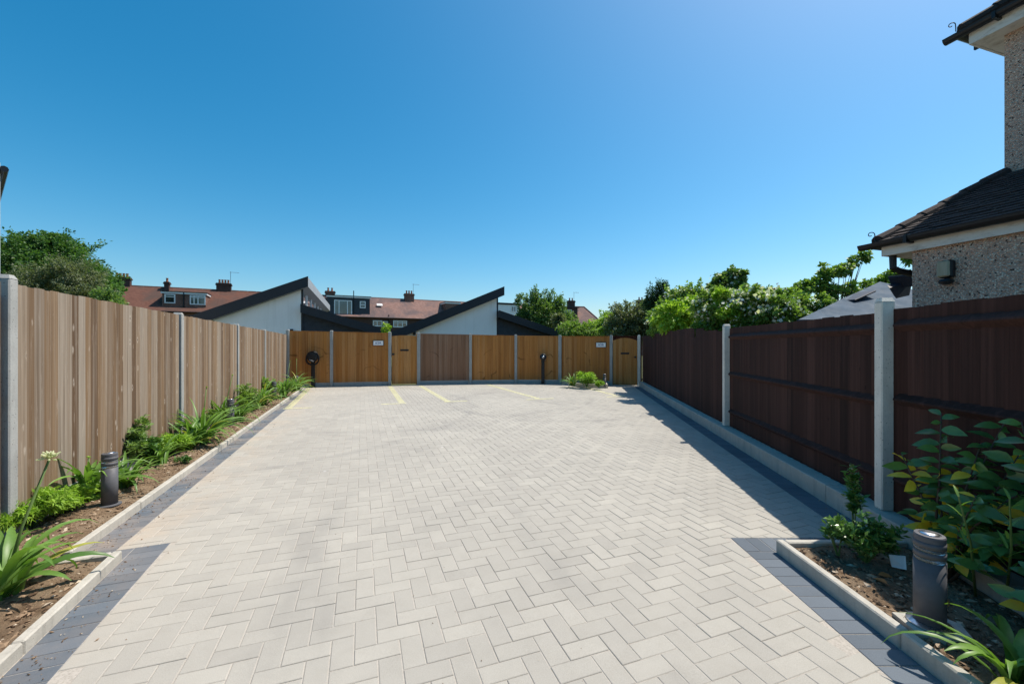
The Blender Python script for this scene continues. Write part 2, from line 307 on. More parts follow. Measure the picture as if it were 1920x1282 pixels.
# ------------------------------------------------------------------ plan of the yard
TH = math.radians(20.0)                                  # the yard's left edging, paving and bungalows share one grid
RD = Vector((math.cos(TH), math.sin(TH), 0)); AW = Vector((-math.sin(TH), math.cos(TH), 0))
Z = Vector((0, 0, 1))
KL0, KL1 = G(133, 1050), G(570, 729)                     # long left edging, foot on the paving side
KLd = (KL1 - KL0).normalized(); KLn = Vector((KLd.y, -KLd.x, 0))          # n points onto the paving
FLc = G(230, 1048); FLd = (FLc - G(60, 1212)).normalized(); FLn = Vector((FLd.y, -FLd.x, 0))   # front left bed: far corner
RKx, RKy = 1.822, 2.857                                  # near right bed: corner of the edging
RW0, RW1 = G(1574, 958.7), G(1200, 724.8)                # long low wall on the right
RWd = (RW1 - RW0).normalized(); RWn = Vector((-RWd.y, RWd.x, 0))          # n points onto the paving
BF = [(540, 726.0, 1.94), (622, 724.3, 1.92), (731, 722.3, 1.885), (785, 721.0, 1.87), (882, 719.4, 1.84), (967, 718.3, 1.81), (1050, 718.6, 1.79), (1146, 721.5, 1.77), (1198, 722.8, 1.77)]
BP = [(G(a, b), h) for a, b, h in BF]                    # back fence posts: foot, height

ground = MB().box((0, 40, -.17), (700, 700, .2)).build('ground', M['ground']); prop(ground, kind='structure')

# ------------------------------------------------------------------ paving: herringbone blocks cut to the borders
U = .1021; O = G(739.7, 1128.1); UD = RD; VD = -AW        # lattice read off the photograph
def clip(poly, q, n):                                    # keep the side n points to
    out = []
    for i in range(len(poly)):
        a, b = poly[i], poly[(i+1) % len(poly)]; da, db = (a-q).dot(n), (b-q).dot(n)
        if da >= 0: out.append(a)
        if da*db < 0: out.append(a + (b-a)*(da/(da-db)))
    return out
def area(poly):
    s_ = 0
    for i in range(len(poly)): a, b = poly[i], poly[(i+1) % len(poly)]; s_ += a.x*b.y - a.y*b.x
    return abs(s_)/2
BW = .204                                                # dark border: one block deep
L1q, L1n = KL0 + KLn*BW, KLn
L2q, L2n = FLc + FLn*BW, FLn
SLq, SLn = FLc + FLd*.17, FLd                            # top of the dark band at the front left bed
R1q, R1n = RW0 + RWn*BW, RWn
R2q, R2n = Vector((RKx-BW, 0, 0)), Vector((-1, 0, 0))
SRq, SRn = Vector((0, RKy+BW, 0)), Vector((0, 1, 0))
def back_n(a, b): d = (b-a).normalized(); return Vector((d.y, -d.x, 0))
BKs = [(BP[i][0] - back_n(BP[i][0], BP[i+1][0])*-.03, back_n(BP[i][0], BP[i+1][0]), BP[i][0].x, BP[i+1][0].x) for i in range(8)]
def region_clip(poly):
    c = sum(poly, Vector())/len(poly)
    above = all((v-SLq).dot(SLn) >= 0 for v in poly)
    if above: poly = clip(poly, L1q, L1n)
    elif (c-L2q).dot(L2n) > 0: poly = clip(poly, L2q, L2n)
    else:
        poly = clip(poly, L1q, L1n); poly = clip(poly, SLq, SLn) if len(poly) > 2 else poly
    if len(poly) < 3: return None
    above = all(v.y >= SRq.y for v in poly)
    if above: poly = clip(poly, R1q, R1n)
    elif c.x < R2q.x: poly = clip(poly, R2q, R2n)
    else:
        poly = clip(poly, R1q, R1n); poly = clip(poly, SRq, SRn) if len(poly) > 2 else poly
    if len(poly) < 3: return None
    if c.y > 12:
        for q, n, x0, x1 in BKs:
            if x0 - .3 <= c.x <= x1 + .3 and len(poly) > 2: poly = clip(poly, q, n)
    return poly if len(poly) > 2 and area(poly) > .0012 else None
def paver_shape(mb, poly, tone, gap=.0016, ch=.0032, dz=0.0, tilt=(0, 0)):
    n = len(poly); c = sum(poly, Vector())/n
    s_ = sum((poly[i].x*poly[(i+1) % n].y - poly[i].y*poly[(i+1) % n].x) for i in range(n))
    if s_ < 0: poly = poly[::-1]
    def inset(d):
        out = []
        for i in range(n):
            a, b, e = poly[i-1], poly[i], poly[(i+1) % n]
            d1 = (b-a); d2 = (e-b)
            if d1.length < 1e-5 or d2.length < 1e-5: out.append(b.copy()); continue
            d1.normalize(); d2.normalize(); n1 = Vector((-d1.y, d1.x, 0)); n2 = Vector((-d2.y, d2.x, 0))
            k = n1 + n2; dn = max(.25, 1 + n1.dot(n2)); out.append(b + k*(d/dn))
        return out
    o_, i_ = inset(gap), inset(gap+ch)
    hz = lambda v: dz + (v.x-c.x)*tilt[0] + (v.y-c.y)*tilt[1]
    vs = [Vector((v.x, v.y, -.03)) for v in o_] + [Vector((v.x, v.y, hz(v)-ch*.75)) for v in o_] + [Vector((v.x, v.y, hz(v))) for v in i_]
    fs = [(k, (k+1) % n, n+(k+1) % n, n+k) for k in range(n)] + [(n+k, n+(k+1) % n, 2*n+(k+1) % n, 2*n+k) for k in range(n)] + [tuple(range(2*n, 3*n))]
    mb.add(vs, fs, tone)
paving = MB().prism([KL0-KLd*.6+KLn*-.02, KL1+KLn*-.02, BP[0][0]+Vector((.3,.1,0)), BP[6][0]+Vector((0,.1,0)), BP[8][0]+Vector((.1,.1,0)), RW1-RWn*.02, RW0-RWd*7-RWn*.02, Vector((1.5,-4,0)), Vector((-1.2,-4,0)), FLc-FLd*7], (0,0,-.05)).build('paving', M['sand'])
paving.location.z = -.0034; prop(paving, kind='structure')
cand = []
for k in range(-150, 151):
    for m in range(-75, 76):
        u0, v0 = -1 - k + 2*m, k + 2*m
        for (ua, va, uw, vw, o_) in ((u0, v0, 1, 2, 1), (u0-1, v0-1, 2, 1, 0)):
            c = O + UD*((ua+uw/2)*U) + VD*((va+vw/2)*U)
            if c.y < -2.2 or c.y > 18 or c.x < -8 or c.x > 6: continue
            full = [O + UD*(a*U) + VD*(b*U) for a, b in ((ua, va), (ua+uw, va), (ua+uw, va+vw), (ua, va+vw))]
            poly = region_clip(full)
            if not poly: continue
            vis = c.y > 1.2 and abs(c.x/c.y)*F < 985 and F*H/c.y + HY < 1300
            cand.append((c.y if vis else 99, c, full, poly, o_, abs(area(poly)-2*U*U) < 1e-5))
cand.sort(key=lambda q: q[0])
variants = {}
def rand_tone(): return min(1, max(0, R.gauss(.42, .20)))
for o_ in (0, 1):
    for i in range(14):
        a, b = (U, U/2) if o_ == 0 else (U/2, U)
        rect = [UD*x + VD*y for x, y in ((-a, -b), (a, -b), (a, b), (-a, b))]
        mb = MB(); paver_shape(mb, rect, rand_tone(), dz=R.uniform(-.0012, .0012), tilt=(R.uniform(-.006,.006), R.uniform(-.006,.006)))
        me = mb.mesh('paver'); me.materials.append(M['paver']); variants[(o_, i)] = me
rest = MB(); nparts = 0
for key, c, full, poly, o_, whole in cand:
    if nparts < 300 and key < 90:
        nparts += 1
        if whole: link('paver', variants[(o_, R.randrange(14))], None, paving, (c.x, c.y, 0))
        else:
            mb = MB(); paver_shape(mb, poly, rand_tone()); mb.build('paver', M['paver'], paving, at=(c.x, c.y, 0))
    else: paver_shape(rest, poly, rand_tone(), dz=R.uniform(-.0012,.0012), tilt=(R.uniform(-.005,.005), R.uniform(-.005,.005)))
o = rest.build('far_pavers', M['paver'], paving); o['kind'] = 'stuff'
# dark border blocks
drest = MB(); dn = 0
def soldier(q, d, n, length, depth=BW, start=0.0, limit=7.0):
    global dn
    k = int(length/U)
    for i in range(k):
        a = q + d*(start + i*U)
        poly = [a + n*.001, a + d*U + n*.001, a + d*U + n*(depth), a + n*(depth)]
        c = sum(poly, Vector())/4; vis = c.y > 1.1 and abs(c.x/c.y)*F < 985
        if vis and c.y < limit and dn < 220:
            dn += 1; mb = MB(); paver_shape(mb, poly, R.random(), dz=R.uniform(-.001,.001)); mb.build('dark_paver', M['dpaver'], paving, at=(c.x, c.y, 0))
        else: paver_shape(drest, poly, R.random())
soldier(KL0 - KLd*.02, KLd, KLn, (KL1-KL0).length + .25)
soldier(FLc + FLd*.17, -FLd, FLn, 5.2)
FLleft = -FLn
soldier(FLc + FLn*.0, -FLn, FLd, .36, .17)                       # return along the end of the front bed
soldier(RW0 - RWd*.55, RWd, RWn, (RW1-RW0).length + .5)
soldier(Vector((RKx, RKy, 0)), Vector((0,-1,0)), Vector((-1,0,0)), 5.0)
soldier(Vector((RKx - BW, RKy, 0)), Vector((1,0,0)), Vector((0,1,0)), 1.02)
o = drest.build('far_dark_pavers', M['dpaver'], paving); o['kind'] = 'stuff'

# ------------------------------------------------------------------ painted bay lines: every other block painted
def bay_line(a, b, foot):
    a, b = G(*a), G(*b); d = (b-a); L = d.length; d.normalize(); mb = MB(); n = int(L/(2*U))
    def dash(c, wu, wv):
        nu = 4
        for i in range(nu):                              # slightly worn outline
            x0, x1 = -wu/2 + wu*i/nu, -wu/2 + wu*(i+1)/nu
            j = [R.uniform(-.004,.004) for _ in range(2)]
            mb.add([c + UD*x0 + VD*(-wv/2+j[0]) + Z*.0045, c + UD*x1 + VD*(-wv/2+j[0]) + Z*.0045, c + UD*x1 + VD*(wv/2+j[1]) + Z*.0045, c + UD*x0 + VD*(wv/2+j[1]) + Z*.0045], [(3,2,1,0)])
    for i in range(n): dash(a + d*((i+.5)*2*U), .15, .078)
    f0, f1 = foot; s_ = f0
    while s_ < f1 - .01: dash(b + UD*(s_+.1) + VD*.02, .19, .055); s_ += .2
    o = mb.build('bay_marking', M['yellow']); prop(o, kind='structure')
bay_line((580, 727), (540, 766), (-.1, .5)); bay_line((731, 724), (754, 756), (-.5, .1)); bay_line((788, 723), (840, 753), (-.1, .5))
bay_line((915, 721), (1012, 748), (-.4, .4)); bay_line((1084, 722.6), (1160, 743), (-.4, .1))

# ------------------------------------------------------------------ concrete edgings and beds
def edging(name, q, d, n, length, h, w=.05, piece=.914, z0=-.04):
    """a run of concrete edging stones standing on the bed side (-n) of the line q + d*s"""
    root = bpy.data.objects.new(name, None); COL.objects.link(root); root.location = q; prop(root, kind='structure')
    s_ = 0
    while s_ < length - .02:
        L = min(piece, length - s_); c = q + d*(s_ + L/2) - n*(w/2) + Z*((h+z0)/2 + R.uniform(-.0015,.0015)); jit = R.uniform(-.0015,.0015)
        d2 = (d + n*R.uniform(-.001,.001)).normalized(); n2 = Vector((d2.y, -d2.x, 0)) * (1 if n.dot(Vector((d.y,-d.x,0))) > 0 else -1)
        mb = MB(); mb.bbox(c + n*jit, (L-.004, w, h-z0), (d2, n2, Z), .007); mb.build('edging_stone', M['kerb'], root); s_ += L
    return root
HL = .062; HR = .085
edging('left_kerb', KL0, KLd, KLn, (KL1-KL0).length, HL)
edging('front_bed_kerb', FLc, -FLd, FLn, 5.2, HL)
edging('front_bed_end_kerb', FLc - FLn*.052, -FLn, FLd, .30, HL)
edging('right_bed_kerb', Vector((RKx, RKy, 0)), Vector((0,-1,0)), Vector((-1,0,0)), 5.0, HR)
edging('right_bed_end_kerb', Vector((RKx+.052, RKy, 0)), Vector((1,0,0)), Vector((0,1,0)), .82, HR)
edging('right_wall_base', RW0 - RWd*6.2, RWd, RWn, (RW1-RW0).length + 6.4, .162, .21, 1.6)
def hnoise(x, y, s=1.0): return (math.sin(x*7.1*s+1.3)*math.cos(y*6.3*s+.4) + .6*math.sin(x*17*s+y*11*s) + .5*math.sin(x*31*s-y*27*s) + .35*math.sin(x*63*s+y*51*s))/2.4
def chip(mb, c, s_, rg):
    a = rg.uniform(0, 6.28); ux = Vector((math.cos(a), math.sin(a), rg.uniform(-.5,.5))).normalized(); uy = ux.cross(Vector((rg.uniform(-.4,.4), rg.uniform(-.4,.4), 1))).normalized(); uz = ux.cross(uy)
    l, b, h = s_*rg.uniform(.7,1.6), s_*rg.uniform(.4,.9), s_*rg.uniform(.25,.7); c = Vector(c); t_ = rg.random()
    vs = [c-ux*l, c+uy*b*.9-ux*l*.2, c+ux*l, c-uy*b-ux*l*.1, c+uz*h+ux*l*.15, c-uz*h]
    mb.add(vs, [(0,3,4),(3,2,4),(2,1,4),(1,0,4),(3,0,5),(2,3,5),(1,2,5),(0,1,5)], t_)
def bed(name, fn, nu, nv, z0, amp, nchips, chip_s, inview=lambda c: True):
    """fn(s,t) -> plan point of the bed, s and t in 0..1; a lumpy soil sheet with loose bark and clods"""
    vs = []; fs = []
    for i in range(nu+1):
        for j in range(nv+1):
            p = fn(i/nu, j/nv); vs.append((p.x, p.y, z0 + amp*hnoise(p.x*1.7, p.y*1.7) + .012*math.sin(math.pi*j/nv)))
    for i in range(nu):
        for j in range(nv): fs.append((i*(nv+1)+j, (i+1)*(nv+1)+j, (i+1)*(nv+1)+j+1, i*(nv+1)+j+1))
    mb = MB().add(vs, fs); o = mb.build(name, M['soil'], smooth=True); prop(o, kind='structure')
    ch = MB(); rg = random.Random(len(name)*31)
    for i in range(nchips):
        s_, t_ = rg.random(), rg.uniform(.02,.98); p = fn(s_, t_); k = chip_s*rg.choice((.35,.5,.5,.7,.7,1.0,1.5))*(1 + .0*p.y)
        chip(ch, (p.x, p.y, z0 + amp*hnoise(p.x*1.7, p.y*1.7) + .012*math.sin(math.pi*t_) + k*.15), k, rg)
    o = ch.build('bark_mulch', M['chips'], o); o['kind'] = 'stuff'
# fence line on the left
FE = BP[0][0] + Vector((-.03, -.02, 0)); FDn = Vector((RD.x, RD.y, 0)); FD = -AW     # FD runs from the back corner to the camera
def fence_at(px):                                        # distance along the left fence at photo column px
    k = (px - CX)/F; return (FE.x - k*FE.y)/(k*FD.y - FD.x)
FS = [0.0, fence_at(497), fence_at(446), fence_at(340), fence_at(20)]
def left_bed(s_, t_):
    a = KL0 - KLd*.1 + KLd*(s_*((KL1-KL0).length+.1)) - KLn*.05; b = a - KLn*.62; return a + (b-a)*t_
bed('left_bed_soil', left_bed, 150, 12, .035, .016, 11000, .012)
def front_bed(s_, t_):
    a = FLc - FLd*.05 - FLd*(s_*5.0) - FLn*.05; b = a - FLn*(1.25+.0*s_); return a + (b-a)*t_
bed('front_left_bed_soil', front_bed, 90, 26, .03, .02, 9000, .013)
def right_bed(s_, t_):
    y = RKy - .05 - s_*4.8; a = Vector((RKx+.05, y, 0)); b = RW0 + RWd*((y-RW0.y)/RWd.y) - RWn*.0; return a + (b-a)*t_
bed('right_bed_soil', right_bed, 90, 20, .045, .020, 9000, .013)

# ------------------------------------------------------------------ fences
def board_mesh(name, wdt, hgt, thick=(.012,.005), mat=None, seg=1):
    """feather-edge board: local x width, y out of the fence (front = -y), z up from 0"""
    a, b = thick; mb = MB()
    mb.add([(-wdt/2,-a,0),(wdt/2,-b,0),(wdt/2,0,0),(-wdt/2,0,0),(-wdt/2,-a,hgt),(wdt/2,-b,hgt),(wdt/2,0,hgt),(-wdt/2,0,hgt)], [(0,3,2,1),(4,5,6,7),(0,1,5,4),(1,2,6,5),(2,3,7,6),(3,0,4,7)])
    me = mb.mesh(name); me.materials.append(mat); return me
def post(parent, p, h, d, n, mat, w=.1, dp=.1, name='post', z0=-.05, cap=True):
    mb = MB(); mb.bbox(p + Z*((h-.03+z0)/2), (w, dp, h-.03-z0), (d, n, Z), .008)
    if cap:                                               # weathered top
        b0 = p + Z*(h-.0301); a, b = d*w/2*.98, n*dp/2*.98; tp = [b0-a-b, b0+a-b, b0+a+b, b0-a+b]; t2 = [b0-a*.55-b*.75+Z*.03, b0+a*.55-b*.75+Z*.03, b0+a*.55+b*.75+Z*.03, b0-a*.55+b*.75+Z*.03]
        mb.add(tp+t2, [(0,1,5,4),(1,2,6,5),(2,3,7,6),(3,0,4,7),(4,5,6,7)])
    return mb.build(name, mat, parent)
# left fence
lf = thing('close_board_fence', FE + FD*6, 'weathered brown close-board fence with concrete posts behind the planted border', 'fence')
hl = lambda s_: 1.80 + .07*s_/12
ang_l = math.atan2(FD.y, FD.x)                           # local x runs towards the camera; front (-y) must face the paving
me_l = [board_mesh('board', .125, 1.0, (.004,.019), M['wood_old']) for _ in range(1)][0]
bays = FS + [FS[-1] + 3.0]
for i, s0 in enumerate(bays):
    h = hl(s0) + .035; p = FE + FD*s0
    post(lf, p + FDn*-.036, h + (.0 if i < 4 else .03), FD, FDn, M['conc'], .085, .11)
for i in range(len(bays)-1):
    a, b = bays[i] + .115, bays[i+1] - .045; n = round((b-a)/.09); pit = (b-a)/n
    mb = MB(); mb.box(FE + FD*(a-.035) - FDn*.05 + Z*.98, (.08, .03, 1.6), (FD, FDn, Z)); mb.build('gap_shade_strip', M['wood_dark'], lf)  # dark strip added behind the gap at the post, standing in for its shade
    mb = MB(); c = FE + FD*((a+b)/2); mb.bbox(c + Z*.095 + FDn*-.01, (b-a, .05, .23), (FD, FDn, Z), .006); mb.build('gravel_board', M['conc'], lf)
    for zr in (.45, 1.05, 1.60):
        mb = MB(); mb.box(c - FDn*.045 + Z*zr, (b-a, .05, .075), (FD, FDn, Z)); mb.build('rail', M['wood_old'], lf)
    for k in range(n):
        s_ = a + (k+.5)*pit; top = hl(s_) + R.uniform(-.006,.006)
        o = link('board', me_l, None, lf, FE + FD*s_ + Z*.212 + FDn*(.008 + .0), 0)
        o.rotation_euler = (0, R.uniform(-.002,.002), ang_l + R.uniform(-.012,.012)); o.scale = (pit*1.22/.125, 1, top-.212)
# note: board local -y faces the paving when local x points to the camera
# back fence: framed panels of narrow boards between concrete posts
bf = thing('panel_fence', BP[3][0], 'orange-brown timber panel fence between grey concrete posts below the white bungalows', 'fence')
me_b = {k: board_mesh('board', .12, 1.0, (.016,.005), M[k]) for k in ('wood_new', 'wood_pink')}
for i, (p, h) in enumerate(BP):
    dv = (BP[min(i+1, 8)][0] - BP[max(i-1, 0)][0]).normalized(); nv = Vector((dv.y, -dv.x, 0)); wd = .12 if i in (3, 6) else .10
    post(bf, p + nv*.02, h + .035, dv, nv, M['conc'] if i != 8 else M['conc_old'], wd, .11)
def panel(i, j, matk, lean=0.0):
    (a, ha), (b, hb) = BP[i], BP[j]; d = (b-a).normalized(); n = Vector((d.y, -d.x, 0)); L = (b-a).length - .11; c0 = a + d*.055
    mb = MB(); mb.bbox(c0 + d*(L/2) + Z*.06, (L, .045, .15), (d, n, Z), .006); mb.build('gravel_board', M['conc'], bf)
    pn = bpy.data.objects.new('panel', None); COL.objects.link(pn); pn.parent = bf; pn.location = c0 + Z*.136 - wloc(bf)
    nb = round(L/.098); pit = L/nb; ang = math.atan2(d.y, d.x)
    for k in range(nb):
        s_ = (k+.5)*pit; top = ha + (hb-ha)*s_/L - .03
        o = link('board', me_b[matk], None, pn, c0 + d*s_ + Z*.137, ang + R.uniform(-.015,.015)); o.scale = (pit*1.2/.12, 1, top-.137)
    mb = MB(); q0, q1 = c0 + Z*(ha-.028), c0 + d*L + Z*(hb-.028); mb.prism([q0 - n*.02, q0 + n*.028, q1 + n*.028, q1 - n*.02], Z*.022); mb.build('capping', M[matk], pn)
    for e in (c0 + d*.02, c0 + d*(L-.02)):
        mb = MB(); mb.box(e - n*.022 + Z*((.137+min(ha,hb)-.04)/2), (.04, .03, min(ha,hb)-.18), (d, n, Z)); mb.build('batten', M[matk], pn)
    for zr in (.35, .95, 1.5):
        mb = MB(); mb.box(c0 + d*(L/2) - n*.022 + Z*zr, (L-.09, .03, .05), (d, n, Z)); mb.build('batten', M[matk], pn)
for i, k in ((0, 'wood_new'), (1, 'wood_new'), (3, 'wood_pink'), (4, 'wood_new'), (5, 'wood_new'), (6, 'wood_new')): panel(i, i+1, k)
# gates
def gate(i, label, latch_right, arch, drop):
    (a, ha), (b, hb) = BP[i], BP[i+1]; d = (b-a).normalized(); n = Vector((d.y, -d.x, 0)); L = (b-a).length - .13; c0 = a + d*.065
    g = thing('garden_gate', c0 + d*(L/2) + Z*.02, label, 'gate'); ang = math.atan2(d.y, d.x); hh = min(ha, hb) - drop
    nb = 8; pit = L/nb; mk_ = M['wood_gate']
    for k in range(nb):
        x0, x1 = k*pit + .0003, (k+1)*pit - .0003
        zt = lambda x: hh + arch*(1 - ((x-L/2)/(L/2))**2)
        mb = MB(); q = lambda x, z: c0 + d*x + Z*z + n*.01
        mb.prism([q(x0, .045), q(x1, .045), q(x1, zt(x1)), q((x0+x1)/2, zt((x0+x1)/2)), q(x0, zt(x0))], n*(.018 + R.uniform(-.002,.002)))
        o = mb.build('board', mk_, g, at=c0 + d*((x0+x1)/2) + Z*.045); 
        # keep the board's grain vertical by leaving its axes as the world's
    for zr in (.25, .95, 1.5):
        mb = MB(); mb.box(c0 + d*(L/2) + Z*zr - n*.014, (L-.02, .045, .1), (d, n, Z)); mb.build('ledge', mk_, g)
    mb = MB(); mb.bbox(c0 + d*(L*.5) + Z*(hh*.715) + n*.034, (.30, .012, .062), (d, n, Z), .005); lb = mb.build('letter_plate', M['black'], g)
    mb = MB(); mb.bbox(c0 + d*(L*.5) + Z*(hh*.715) + n*.044, (.24, .008, .036), (d, n, Z), .003); mb.build('flap', M['black'], lb)
    xl = L*.93 if latch_right else L*.05
    mb = MB(); mb.tube([c0 + d*xl + Z*(hh*.62+.02) + n*.028, c0 + d*xl + Z*(hh*.62+.02) + n*.05], .035, 12); mb.tube([c0 + d*(xl-.06*(1 if latch_right else -1)) + Z*(hh*.62+.02) + n*.055, c0 + d*(xl+.03) + Z*(hh*.62+.02) + n*.055], .011, 8); mb.build('latch', M['black'], g)
    return g, c0, d, n, L
g1 = gate(2, 'plain timber gate with black letter plate beside the pinkish fence panel', False, .035, .11)
g2 = gate(7, 'arched timber gate with black letter plate at the end of the dark brown fence', True, .10, .17)
mb = MB(); mb.bbox(g1[1] + g1[2]*.0 - g1[3]*.0 + Z*0 + g1[2]*(g1[4]-.005) + Z*.93 + g1[3]*.0, (.05, .05, 1.84), (g1[2], g1[3], Z), .004); mb.build('gate_jamb', M['wood_gate'], bf)
# dark boarded screen standing behind the arched gate
_, c0, d, n, L = g2
ds = thing('boarded_screen', c0 + d*(L/2) - n*.35, 'dark boarded screen filling the gap above the arched gate', 'screen')
k = 0
while k*.15 < L + .1:
    mb = MB(); mb.box(c0 + d*(k*.15+.03) - n*.35 + Z*.88, (.147, .02, 1.77), (d, n, Z)); mb.build('board', M['wood_dark'], ds); k += 1
mb = MB(); mb.box(c0 + d*(L/2) - n*.325 + Z*1.765, (L+.2, .07, .03), (d, n, Z)); mb.build('capping', M['wood_dark'], ds)

# right fence: dark stained boards on rails, old concrete posts, stepped down behind the low wall
RFq = RW0 - RWn*.175                                      # line of the boards
def rf(y): return RFq + RWd*((y - RFq.y)/RWd.y)
rfence = thing('stained_fence', rf(6.5), 'dark brown stained board fence on a low concrete wall with old concrete posts', 'fence')
me_d = board_mesh('board', .15, 1.0, (.022,.008), M['wood_dark'])
ang_r = math.atan2(-RWd.y, -RWd.x) ; angr = math.atan2(RWd.y, RWd.x) + math.pi
# local x along RWd reversed so that local -y faces the paving
dx = Vector((math.cos(angr), math.sin(angr), 0)); fy = Vector((math.sin(angr), -math.cos(angr), 0))
FRN = RWn
ya, yb = 3.18, 6.5
ym = .0
for y, h in ((-.15, 1.78), (ya, 1.787), (yb, 1.76)): post(rfence, rf(y) + RWn*.055, h, RWd, RWn, M['conc_old'], .085, .095, z0=.16)
def rboards(y0, y1, z0f, z1f, pit, rails, gaps=(), ragged=.006, off=0.0):
    a, b = rf(y0), rf(y1); L = (b-a).length; n = round(L/pit); p_ = L/n
    for k in range(n):
        f_ = (k+.5)/n; c = a + RWd*((k+.5)*p_); z0 = z0f(f_); z1 = z1f(f_) + R.uniform(-ragged, ragged) - (.17 if k in gaps else .0)
        o = link('board', me_d, None, rfence, c + Z*z0 + RWn*(.0+off), 0); o.rotation_euler = (0, 0, angr + (math.pi if fy.dot(RWn) < 0 else 0) + R.uniform(-.02,.02)); o.scale = (p_*1.12/.15, 1, z1-z0)
    for zr in rails:
        mb = MB(); c = (a+b)/2 + RWn*.032 + Z*zr; ax = (RWd, RWn, Z); hw = .036
        mb.prism([a + RWd*.04 + RWn*.016 + Z*(zr-.045), a + RWd*.04 + RWn*.062 + Z*(zr-.004), a + RWd*.04 + RWn*.058 + Z*(zr+.008), a + RWd*.04 + RWn*.016 + Z*(zr+.045)], RWd*(L-.08)); mb.build('rail', M['wood_dark'], rfence)
rboards(-.1, ya-.05, lambda f: .165, lambda f: 1.70, .135, (.42, 1.02, 1.57))
rboards(ya+.05, yb-.05, lambda f: .165, lambda f: 1.685 + .01*f, .135, (.40, .98, 1.555))
rboards(yb+.06, 14.62, lambda f: .17 - .06*f, lambda f: 1.70 + .085*min(1, f*4) - .05*max(0, f-.45) + (-.045 if f < .14 else 0), .15, (), (11,), .014, .02)
rboards(-3.4, -.2, lambda f: .165, lambda f: 1.70, .135, (.42, 1.02, 1.57))
# ------------------------------------------------------------------ house signs
def sign(px, py, i, text, label, frame_right=False):
    (a, _), (b, _) = BP[i], BP[i+1]; d = (b-a).normalized(); n = Vector((d.y, -d.x, 0)); k = (px-CX)/F
    s_ = (a.x - k*a.y)/(k*d.y - d.x); p = a + d*s_ + n*.03; z = H - (py-HY)/F*p.y; c = p + Z*z
    sg = thing('house_number_sign', c + n*-.005, label, 'sign')
    mb = MB(); mb.bbox(c, (.34, .014, .16), (d, n, Z), .004); mb.build('plate', M['white'], sg)
    mb = MB()
    for sx_, sz_, ww, hh in ((0, .088, .37, .016), (0, -.088, .37, .016), (.177, 0, .016, .16), (-.177, 0, .016, .16)): mb.box(c + d*sx_ + Z*sz_ + n*.001, (ww, .02, hh), (d, n, Z))
    mb.build('frame', M['clad'], sg)
    cu = bpy.data.curves.new('number', 'FONT'); cu.body = text; cu.size = .125; cu.align_x = 'CENTER'; cu.align_y = 'CENTER'; cu.extrude = .001
    to = bpy.data.objects.new('tmp', cu); me = bpy.data.meshes.new_from_object(to); bpy.data.objects.remove(to)
    o = link('number', me, M['ink'], sg); o.location = c + n*.0095 - wloc(sg); o.rotation_euler = (math.radians(90), 0, math.atan2(d.y, d.x))
sign(709.5, 643.0, 1, '63A', 'small white 63A number plate on the panel beside the plain gate')
sign(1127.0, 646.5, 6, '63B', 'small white 63B number plate on the panel above the little corner bed')

# ------------------------------------------------------------------ car chargers
def charger(px, py, head_px, head_py, r, coil, label):
    p = G(px, py); z = H - (head_py-HY)/F*p.y; g = thing('car_charger', p, label, 'car charger', 'car charging posts at the back fence')
    f_ = Vector((-p.x, -p.y, 0)).normalized(); f_ = (f_*.35 + Vector((.1,-1,0))*.65).normalized(); sd = Vector((-f_.y, f_.x, 0))
    mb = MB(); mb.bbox(p + Z*.006, (.22, .18, .012), (sd, f_, Z), .004); mb.build('base_plate', M['black'], g)
    mb = MB(); mb.bbox(p + Z*((z-.02)/2+.01), (.115, .075, z-.02), (sd, f_, Z), .012); mb.build('pedestal', M['black'], g)
    hc = p + Z*z + f_*.06; mb = MB(); n_ = 28; prof = [(r*.92, -.045), (r, -.03), (r, .03), (r*.9, .052), (r*.5, .06)]
    vs = []; fs = []
    for rr, q in prof: vs += [hc + f_*q + (sd*math.cos(2*math.pi*k/n_) + Z*math.sin(2*math.pi*k/n_))*rr for k in range(n_)]
    for a in range(len(prof)-1): fs += [(a*n_+k, a*n_+(k+1) % n_, (a+1)*n_+(k+1) % n_, (a+1)*n_+k) for k in range(n_)]
    fs += [tuple(range(n_-1, -1, -1)), tuple(range((len(prof)-1)*n_, len(prof)*n_))]; mb.add(vs, fs); mb.build('charge_head', M['black'], g, smooth=False)
    if coil:
        pts = []
        for k in range(75):
            a = 2*math.pi*k/24 + 1.2; rr = r*1.06 + .012*math.sin(k*.9) + .01*(k/24); pts.append(hc + f_*(.0 + .018*(k//24)) + sd*math.cos(a)*rr + Z*(math.sin(a)*rr*1.12 - .05))
        mb = MB(); mb.tube(pts, .013, 6); mb.build('cable', M['black'], g, True)
        mb = MB(); mb.tube([hc + sd*.05 - Z*(r*.9) + f_*.07, hc - sd*.09 - Z*(r*.55) + f_*.09], .03, 10); mb.build('plug', M['bollard'], g, True)
    else:
        mb = MB(); mb.tube([hc + f_*.058 + Z*.0, hc + f_*.075], .045, 14); mb.build('socket', M['steel'], g, True)
        mb = MB(); mb.tube([hc + f_*.04 - Z*r*.95 - sd*.02, hc + f_*.06 - Z*r*1.1 + sd*.05, hc + f_*.03 - Z*r*1.0 + sd*.12], .012, 6); mb.build('cable', M['black'], g, True)
charger(587, 725.5, 587, 669, .175, True, 'black car charger with coiled cable beside the left border')
charger(1018, 719.3, 1018.5, 669, .125, False, 'slim black car charger with bare round head near the corner bed')

